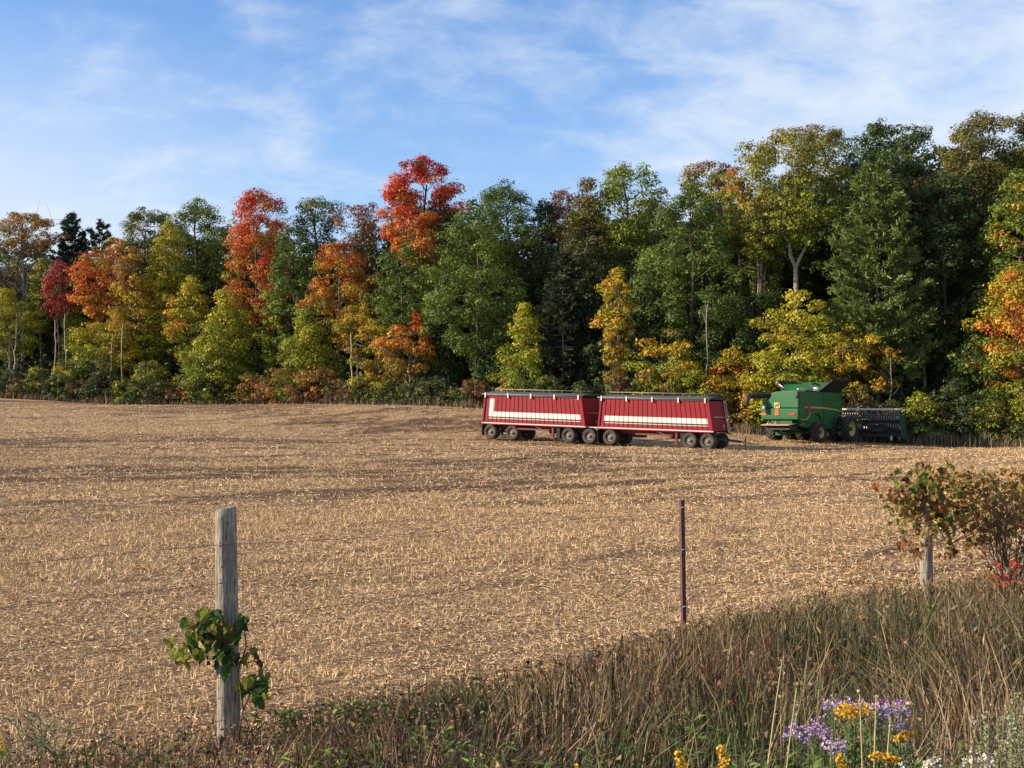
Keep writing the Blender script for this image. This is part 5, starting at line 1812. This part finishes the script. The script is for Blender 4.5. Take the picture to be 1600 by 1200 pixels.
def top_py(px):
    """row where the weed tops stand against the stubble"""
    return np.interp(px, [-150, 0, 300, 450, 600, 800, 1000, 1080, 1200, 1350, 1500, 1600, 1760], [1168, 1165, 1140, 1112, 1085, 1048, 1000, 978, 955, 930, 918, 908, 890])


def verge_height(t, u, x, y, px):
    """tall towards the right and the camera, short by the left post"""
    line = CAMZ + (640 - top_py(px)) / F * y           # keep tops below that sight line
    hmax = np.maximum(line - ground(x, y), 0.05)
    lim = np.interp(px, [0, 350, 700, 1000, 1300, 1600], [.30, .36, .46, .54, .60, .64])
    return np.minimum(hmax * 1.05, lim)


def build_verge():
    # thin dead stalks everywhere
    t, u, x, y, px = verge_xyz(96000, -6, 21, -.7, 4.6)
    h = verge_height(t, u, x, y, px) * rng.uniform(.25, 1.22, len(x)) * (0.5 + .75 * fbm(x * 2.3, y * 2.3, 3, 33))
    den = np.interp(px, [0, 350, 600, 900, 1600], [.35, .55, .8, 1, 1]) * np.where(u < 0, np.clip(1 + u / .7, 0, 1) ** 1.5, 1)
    pn = fbm(x * 1.6, y * 1.6, 3, 71)
    keep = (rng.random(len(x)) < den) & (h > .04)
    t, u, x, y, px, h, pn = [a[keep] for a in (t, u, x, y, px, h, pn)]
    n = len(x)
    dry = mixcol(n, ('tan', 'brown', 'dkbrown', 'rust', 'pale'), (.20, .25, .38, .12, .05))
    grn = mixcol(n, ('green', 'dgreen', 'ol', 'tan'), (.34, .30, .24, .12))
    pg = np.clip((pn - .50) / .12, 0, 1) * np.interp(px, [0, 500, 900, 1100, 1600], [.55, .65, .6, .9, .7])
    left = px < 1000
    gold = mixcol(n, ('tan', 'pale', 'brown', 'dkbrown'), (.45, .32, .15, .08))
    pz = np.clip((fbm(x * 1.1 + 9, y * 1.1, 3, 88) - .45) / .15, 0, 1) * np.interp(px, [300, 900, 1250, 1500], [.25, .40, .70, .85])
    dry = np.where((rng.random(n) < pz)[:, None], gold, dry)
    col = np.where((rng.random(n) < pg)[:, None], grn, dry)
    wd = rng.uniform(.0035, .011, n) * np.interp(y, [3, 8, 14], [.75, 1, 1.35])
    pa = fbm(x * .9, y * .9, 2, 123) * 14 + rng.normal(0, .8, n)
    pl_ = np.clip((fbm(x * 1.4, y * 1.4, 3, 17) - .42) / .2, 0, 1)
    lv = np.abs(rng.normal(.12, .38, n)) + pl_ * rng.uniform(.1, .8, n)
    blades('verge_grass', 'tall dry grass and weeds mixed with green along the verge', 'grass', x, y, ground(x, y) + .02, h, wd, col, .5, az=pa, leanv=np.minimum(lv, 1.15))
    t, u, x, y, px = verge_xyz(22000, -6, 17, -.3, 4.6)
    pn = fbm(x * 1.6, y * 1.6, 3, 71)
    keep = rng.random(len(x)) < np.clip((pn - .44) / .14, .06, 1) * np.interp(px, [0, 400, 900, 1100, 1600], [.08, .25, .5, 1, .9])
    t, u, x, y, px = [a[keep] for a in (t, u, x, y, px)]
    n = len(x)
    h = verge_height(t, u, x, y, px) * rng.uniform(.45, 1.05, n)
    blades('green_blades', 'broad green grass blades bending over among the dry stalks', 'grass', x, y, ground(x, y) + .02, h, rng.uniform(.007, .015, n) * np.interp(y, [3, 8, 14], [.8, 1, 1.2]),
           mixcol(n, ('green', 'dgreen', 'ol', 'tan'), (.4, .3, .2, .1)), .75)
    # curled dead leaves on the weeds
    t, u, x, y, px = verge_xyz(30000, -6, 17, -.6, 4.4)
    h = verge_height(t, u, x, y, px) * rng.uniform(.1, .95, len(x))
    keep = rng.random(len(x)) < np.interp(px, [0, 350, 700, 1000, 1600], [.6, 1, 1, .55, .35]) * np.where(u < 0, np.clip(1 + u / .6, 0, 1), 1)
    x, y, px, h = x[keep], y[keep], px[keep], h[keep]
    n = len(x)
    C = np.stack([x, y, ground(x, y) + .03 + h], 1)
    N = unit(rng.normal(size=(n, 3)) + np.array([-.3, -.4, .1]))
    V, Fq = leaf_quads(C, N, rng.uniform(.02, .055, n), .45, .3)
    col = mixcol(n, ('brown', 'dkbrown', 'rust', 'tan', 'ol', 'green'), (.3, .25, .17, .13, .1, .05))
    me = np_mesh('dead_leaves', V, Fq, np.repeat(col, 4, 0)); me.materials.append(M_GRASS)
    tag(link(bpy.data.objects.new('dead_leaves', me)), 'curled brown dead leaves on the verge weeds', 'leaves', kind='stuff')
    # foxtail heads among the tall grass at the right
    t, u, x, y, px = verge_xyz(3600, 3, 16, -.3, 4.4)
    keep = rng.random(len(x)) < np.interp(px, [600, 1000, 1300], [.08, .4, .9])
    x, y, px, t, u = x[keep], y[keep], px[keep], t[keep], u[keep]
    hh = verge_height(t, u, x, y, px) * rng.uniform(.75, 1.12, len(x))
    n = len(x)
    az = rng.random(n) * 6.28
    base = np.stack([x, y, ground(x, y) + hh], 1)
    dv = unit(np.stack([np.cos(az) * .5, np.sin(az) * .5, rng.uniform(.3, 1, n)], 1))
    L = rng.uniform(.045, .10, n)
    Vs = []
    for q in range(3):
        s = unit(np.cross(dv, rng.normal(size=(n, 3)))) * (L * .085)[:, None]
        Vs.append(np.stack([base, base + dv * (L * .45)[:, None] - s, base + dv * L[:, None], base + dv * (L * .45)[:, None] + s], 1))
    V = np.concatenate(Vs).reshape(-1, 3)
    col = mixcol(n, ('tan', 'pale', 'ol'), (.5, .25, .25))
    me = np_mesh('seed_heads', V, np.arange(len(V)).reshape(-1, 4), np.tile(np.repeat(col, 4, 0), (3, 1))); me.materials.append(M_GRASS)
    tag(link(bpy.data.objects.new('seed_heads', me)), 'foxtail seed heads nodding over the tall verge grass', 'grass', kind='stuff')
    n = len(x)
    blades('foxtail_stalks', 'thin tan stalks carrying the foxtail heads', 'grass', x, y, ground(x, y) + .02, hh, np.full(n, .0035), mixcol(n, ('tan', 'ol', 'pale'), (.5, .3, .2)), .05)


build_verge()


# ------------------------------------------------------------------ flowering plants in front
M_STEMG = mat_simple('green_stem', (0.12, 0.14, 0.05), 0.7, var=0.25)
M_STEMT = mat_simple('tan_stem', (0.42, 0.34, 0.17), 0.7, var=0.2)


def lance_leaves(n, C, D, L, wd):
    up = np.array([0, 0, 1.0])
    s = unit(np.cross(D, up + rng.normal(0, .25, (n, 3)))) * (L * wd)[:, None]
    m = C + D * (L * .45)[:, None] + np.array([0, 0, 1.0]) * (L * .08)[:, None]
    e = C + D * L[:, None] - np.array([0, 0, 1.0]) * (L * .12)[:, None]
    return np.stack([C, m - s, e, m + s], 1).reshape(-1, 3)


def leafy_stem(root, off, h, lean, leaf_col, n=26, L=.09, wd=.11, stem_mat=None, low=.05):
    """one stem with lance shaped leaves; returns its top"""
    e = np.array([lean[0], lean[1], h])
    q = curve_pts([off[0], off[1], -.03], np.array([off[0], off[1], 0]) + e, (lean[0] * -.2, 0, 0), 6)
    acc = {'v': [], 'f': [], 'n': 0}
    tube_np(acc, q, np.linspace(.0045, .002, 6), 5)
    me = np_mesh('stem', np.concatenate(acc['v']), np.concatenate(acc['f']), smooth=True); me.materials.append(stem_mat or M_STEMG)
    link(bpy.data.objects.new('stem', me), root)
    if n:
        tt = np.sqrt(rng.uniform(low, .97, n))
        C = np.stack([np.interp(tt, np.linspace(0, 1, 6), q[:, k]) for k in range(3)], 1)
        th = rng.random(n) * 6.28
        D = unit(np.stack([np.cos(th), np.sin(th), rng.uniform(.1, .9, n)], 1))
        V = lance_leaves(n, C, D, L * rng.uniform(.6, 1.2, n), wd)
        col = np.array(leaf_col) * rng.uniform(.7, 1.3, (n, 1))
        me = np_mesh('foliage', V, np.arange(n * 4).reshape(-1, 4), np.repeat(col, 4, 0)); me.materials.append(M_GRASS)
        link(bpy.data.objects.new('foliage', me), root)
    return q[-1]


def floret_cluster(root, name, c, sx, sz, n, cols, size, drop=0.0):
    a = rng.random(n) * 6.28; r = np.sqrt(rng.random(n))
    C = np.asarray(c) + np.stack([np.cos(a) * r * sx, np.sin(a) * r * sx, rng.normal(0, sz, n) - drop * r], 1)
    N = unit(rng.normal(size=(n, 3)) * .6 + np.array([-.1, -.5, .7]))
    V, Fq = leaf_quads(C, N, size * rng.uniform(.7, 1.3, n), 1.0, .2)
    cc = np.array(cols)[rng.integers(0, len(cols), n)] * rng.uniform(.8, 1.15, (n, 1))
    me = np_mesh(name, V, Fq, np.repeat(np.clip(cc * .85, 0, .9), 4, 0)); me.materials.append(M_PETAL)
    return link(bpy.data.objects.new(name, me), root)


GOLDF = [(.72, .42, .03), (.62, .34, .02), (.78, .50, .06)]
PURP = [(.44, .26, .55), (.52, .35, .62), (.33, .18, .45), (.60, .46, .68)]
WHT = [(.70, .66, .52), (.60, .55, .40)]
LGREEN = (.10, .16, .035); DGREEN = (.06, .105, .03)


def plant_root(name, label, px, d, cat, group=None):
    x = (px - 800) / F * d
    return thing(name, label, cat, (x, d, gz(x, d)), 0, group)


def goldenrod(px, py, d, wpx, label, n=160, plume=True, foliage=18, stems=1, group='goldenrod in the foreground'):
    root = plant_root('goldenrod', label, px, d, 'flower', group)
    p = W(px, py, d)
    h = p[2] - root.location.z
    w = wpx / F * d / 2
    top = leafy_stem(root, (0, rng.normal(0, .02)), h - .02, (rng.normal(0, .02), 0), DGREEN, foliage, .08, .10)
    if plume:
        for k in range(6):
            a = k * 1.05 + rng.random()
            e = top + np.array([math.cos(a) * w * .8, math.sin(a) * w * .5, -.3 * w])
            for tt in (.4, .75, 1.0):
                q = top + (e - top) * tt + np.array([0, 0, w * .5 * math.sin(tt * 2.2)])
                floret_cluster(root, 'flower_plume', q, w * .34, w * .13, max(n // 13, 9), GOLDF, .0095 + .002 * d / 5)
    else:
        for tt in (0, .33, .66, 1):
            floret_cluster(root, 'flower_plume', top + np.array([w * .5 * math.sin(tt * 3), 0, -tt * w * 2.6]), w * (.45 + .4 * tt), w * .35, n // 4, GOLDF, .013)
    return root


def aster(px, py, d, wpx, label, heads=10, foliage=26, dense=24):
    root = plant_root('purple_aster', label, px, d, 'flower', 'purple asters in the foreground')
    w = wpx / F * d / 2
    for k in range(heads):
        q = W(px + rng.uniform(-1, 1) * wpx * .5, py + abs(rng.normal(0, 10)), d + rng.normal(0, .1))
        off = ((q[0] - root.location.x) * .5, (q[1] - d) * .6)
        h = q[2] - root.location.z
        top = leafy_stem(root, off, h, (q[0] - root.location.x - off[0], q[1] - d - off[1]), LGREEN if k % 2 else DGREEN, foliage, .075, .09)
        fl = floret_cluster(root, 'flower_cluster', top + np.array([0, 0, .005]), .032, .014, dense, PURP, .0115)
        floret_cluster(fl, 'flower_centre', top + np.array([0, -.006, .012]), .025, .008, 6, [(.75, .55, .15)], .006)
    return root


def leafy_weed(px, py, d, label, col, n=40, L=.10, wd=.13, stems=3, spread=.06, name='leafy_weed', cat='weed', group=None):
    root = plant_root(name, label, px, d, cat, group)
    h = W(px, py, d)[2] - root.location.z
    for k in range(stems):
        leafy_stem(root, (rng.normal(0, spread), rng.normal(0, spread)), h * rng.uniform(.8, 1.02), (rng.normal(0, spread), rng.normal(0, spread)), col, n // stems, L, wd, low=.15)
    return root


def build_flowers():
    aster(1262, 1138, 4.9, 74, 'purple aster clump at the left of the flower group', 10)
    aster(1322, 1098, 5.2, 62, 'purple aster rising behind the large goldenrod plume', 7)
    aster(1378, 1104, 5.1, 74, 'tall pale purple asters right of the large goldenrod plume', 11)
    aster(1304, 1158, 4.6, 26, 'small purple aster sprig below the large goldenrod plume', 4)
    aster(1412, 1140, 5.0, 24, 'violet aster sprig at the right of the flower group', 4)
    goldenrod(1326, 1108, 4.9, 62, 'largest golden plume of goldenrod amid the asters', 300)
    goldenrod(1395, 1138, 4.9, 24, 'small round goldenrod tuft below the tall asters', 90)
    goldenrod(1408, 1146, 4.85, 22, 'goldenrod tuft beside the violet aster sprig', 80)
    goldenrod(1362, 1172, 4.7, 30, 'flat goldenrod head low at the foot of the flower group', 100)
    goldenrod(1398, 1180, 4.6, 28, 'low goldenrod head at the right foot of the flower group', 90)
    goldenrod(1304, 1172, 4.5, 20, 'upright yellow goldenrod spike below the asters', 110, False)
    goldenrod(1058, 1172, 4.6, 24, 'lone golden spike at the bottom edge, left of its partner', 150, False)
    goldenrod(1122, 1163, 4.6, 28, 'golden spike at the bottom edge with a bent tip', 170, False)
    goldenrod(898, 1193, 4.6, 10, 'tiny yellow flower tip at the bottom edge near the middle', 40, False)
    goldenrod(6, 1150, 6.2, 16, 'yellowing weed top at the bottom left edge', 40, False)
    for px, py, lab in ((1215, 1160, 'leafy green aster foliage left of the purple clump'), (1290, 1175, 'dense green foliage in the middle of the flower group'),
                        (1345, 1160, 'green foliage behind the flat goldenrod head'), (1420, 1165, 'green foliage at the right of the flower group'), (1250, 1180, 'low green foliage under the purple clump')):
        leafy_weed(px, py, 4.8, lab, (.13, .19, .045), 230, .085, .10, 12, .10, 'aster_foliage', 'plant')
    # pale seed stalks
    for px, py, d, lx, lab in ((1345, 1085, 4.7, -.02, 'straight pale straw stalk in front of the asters'), (1362, 1090, 4.7, .02, 'pale straw stalk leaning right in front of the asters'),
                              (1378, 1120, 4.7, .05, 'shorter pale stalk right of the straw stalks'), (1200, 1030, 4.8, .10, 'long bare pale stalk curving up left of the asters'),
                              (1226, 1075, 4.8, .08, 'forked tan stalk left of the asters')):
        r = plant_root('dry_stalk', lab, px - lx / d * F * .5, d, 'stalk')
        h = W(px, py, d)[2] - r.location.z
        top = leafy_stem(r, (0, 0), h, (lx, 0), LGREEN, 0, stem_mat=M_STEMT)
        floret_cluster(r, 'seed_head', top - np.array([0, 0, .03]), .006, .025, 14, [(.45, .36, .22)], .012)
    # whitish weeds at the right bottom corner
    for px, py, d, lab in ((1572, 1085, 4.6, 'pale whitish weed with feathery spikes at the right edge'), (1595, 1100, 4.4, 'second feathery whitish weed against the right edge'), (1548, 1120, 4.7, 'shorter feathery whitish weed left of the others')):
        r = plant_root('whitish_weed', lab, px, d, 'weed', 'feathery whitish weeds')
        for k in range(7):
            q = W(px + rng.normal(0, 14), py + abs(rng.normal(0, 22)), d)
            h = q[2] - r.location.z
            top = leafy_stem(r, (rng.normal(0, .03), rng.normal(0, .03)), h, (q[0] - r.location.x, 0), (.16, .17, .08), 18, .05, .07)
            for tt in range(4):
                floret_cluster(r, 'seed_spike', top - np.array([rng.normal(0, .012), 0, .05 * tt]), .014, .02, 16, [(.34, .32, .18), (.42, .39, .24), (.25, .25, .12)], .010)
    for px, py, lab in ((1442, 1190, 'small white flower cluster at the bottom edge'), (1528, 1186, 'second white flower cluster at the bottom edge, further right')):
        r = plant_root('white_aster', lab, px, 4.5, 'flower', 'small white asters')
        for k in range(5):
            q = W(px + rng.normal(0, 12), py + abs(rng.normal(0, 6)), 4.5)
            top = leafy_stem(r, (rng.normal(0, .02), 0), q[2] - r.location.z, (q[0] - r.location.x, 0), DGREEN, 12, .05, .1)
            floret_cluster(r, 'flower_cluster', top, .022, .01, 16, WHT, .013)
    for px, py, d, n, lab in ((140, 1165, 6.9, 60, 'spreading green weed at the bottom left, left of the post'), (215, 1178, 6.7, 50, 'low green weed nearer the post foot at the bottom left'),
                              (420, 1120, 7.5, 60, 'green weed just right of the foot of the wooden post'), (455, 1150, 6.9, 60, 'broad green weed below the bushy one'),
                              (530, 1150, 6.9, 60, 'broad green weed at the middle of the green patch'), (600, 1155, 6.7, 60, 'broad green weed at the right of the green patch'),
                              (680, 1105, 7.4, 50, 'green weed thrusting up among brown stalks left of the middle'), (770, 1140, 6.4, 50, 'green weed among brown stalks at the middle'),
                              (940, 1150, 5.9, 50, 'green weed left of the lone golden spike'), (1010, 1100, 7.0, 50, 'green weed above the lone golden spike'),
                              (1090, 1120, 6.0, 50, 'green weed above the golden spikes'), (1160, 1130, 5.6, 50, 'green weed left of the long pale stalk')):
        leafy_weed(px, py, d, lab, (.11, .155, .04), int(n * .7), .08, .13, 4, .08, group='green weeds in the foreground')
    # green weeds left of centre
    G2 = (.16, .22, .045)
    for px, py, d, n, lab in ((490, 1108, 7.6, 60, 'bushy green weed left of the dead weeds, right of the wooden post'), (545, 1100, 7.7, 60, 'bright green weed in the middle of the green weeds'),
                              (610, 1112, 7.5, 50, 'green weed at the right end of the green weeds'), (492, 1172, 6.3, 34, 'low bright green sprig at the bottom edge right of the post'),
                              (724, 1170, 6.2, 34, 'upright green sprig at the bottom edge left of the middle'), (655, 1140, 6.6, 40, 'yellow green weed among the brown stalks'),
                              (575, 1175, 6.2, 24, 'small green sprig low among dead weeds'), (850, 1185, 5.6, 20, 'tiny green sprig near the bottom middle')):
        leafy_weed(px, py, d, lab, G2, int(n * 1.3), .095, .14, 5, .08, group='green weeds in the foreground')
    for px, py, d, lab in ((30, 1140, 6.7, 'grey green tuft at the left bottom edge'), (75, 1130, 6.9, 'tall grey green tuft right of the one at the left edge')):
        leafy_weed(px, py, d, lab, (.085, .115, .05), 110, .11, .04, 10, .09, 'green_tuft', 'grass')
    leafy_weed(300, 1122, 7.3, 'small pale green sprig left of the post foot', (.13, .17, .08), 16, .06, .2, 2, .03)
    leafy_weed(255, 1180, 6.5, 'yellow green low sprig at the bottom left of the post', (.22, .22, .05), 20, .06, .2, 3, .05)


build_flowers()
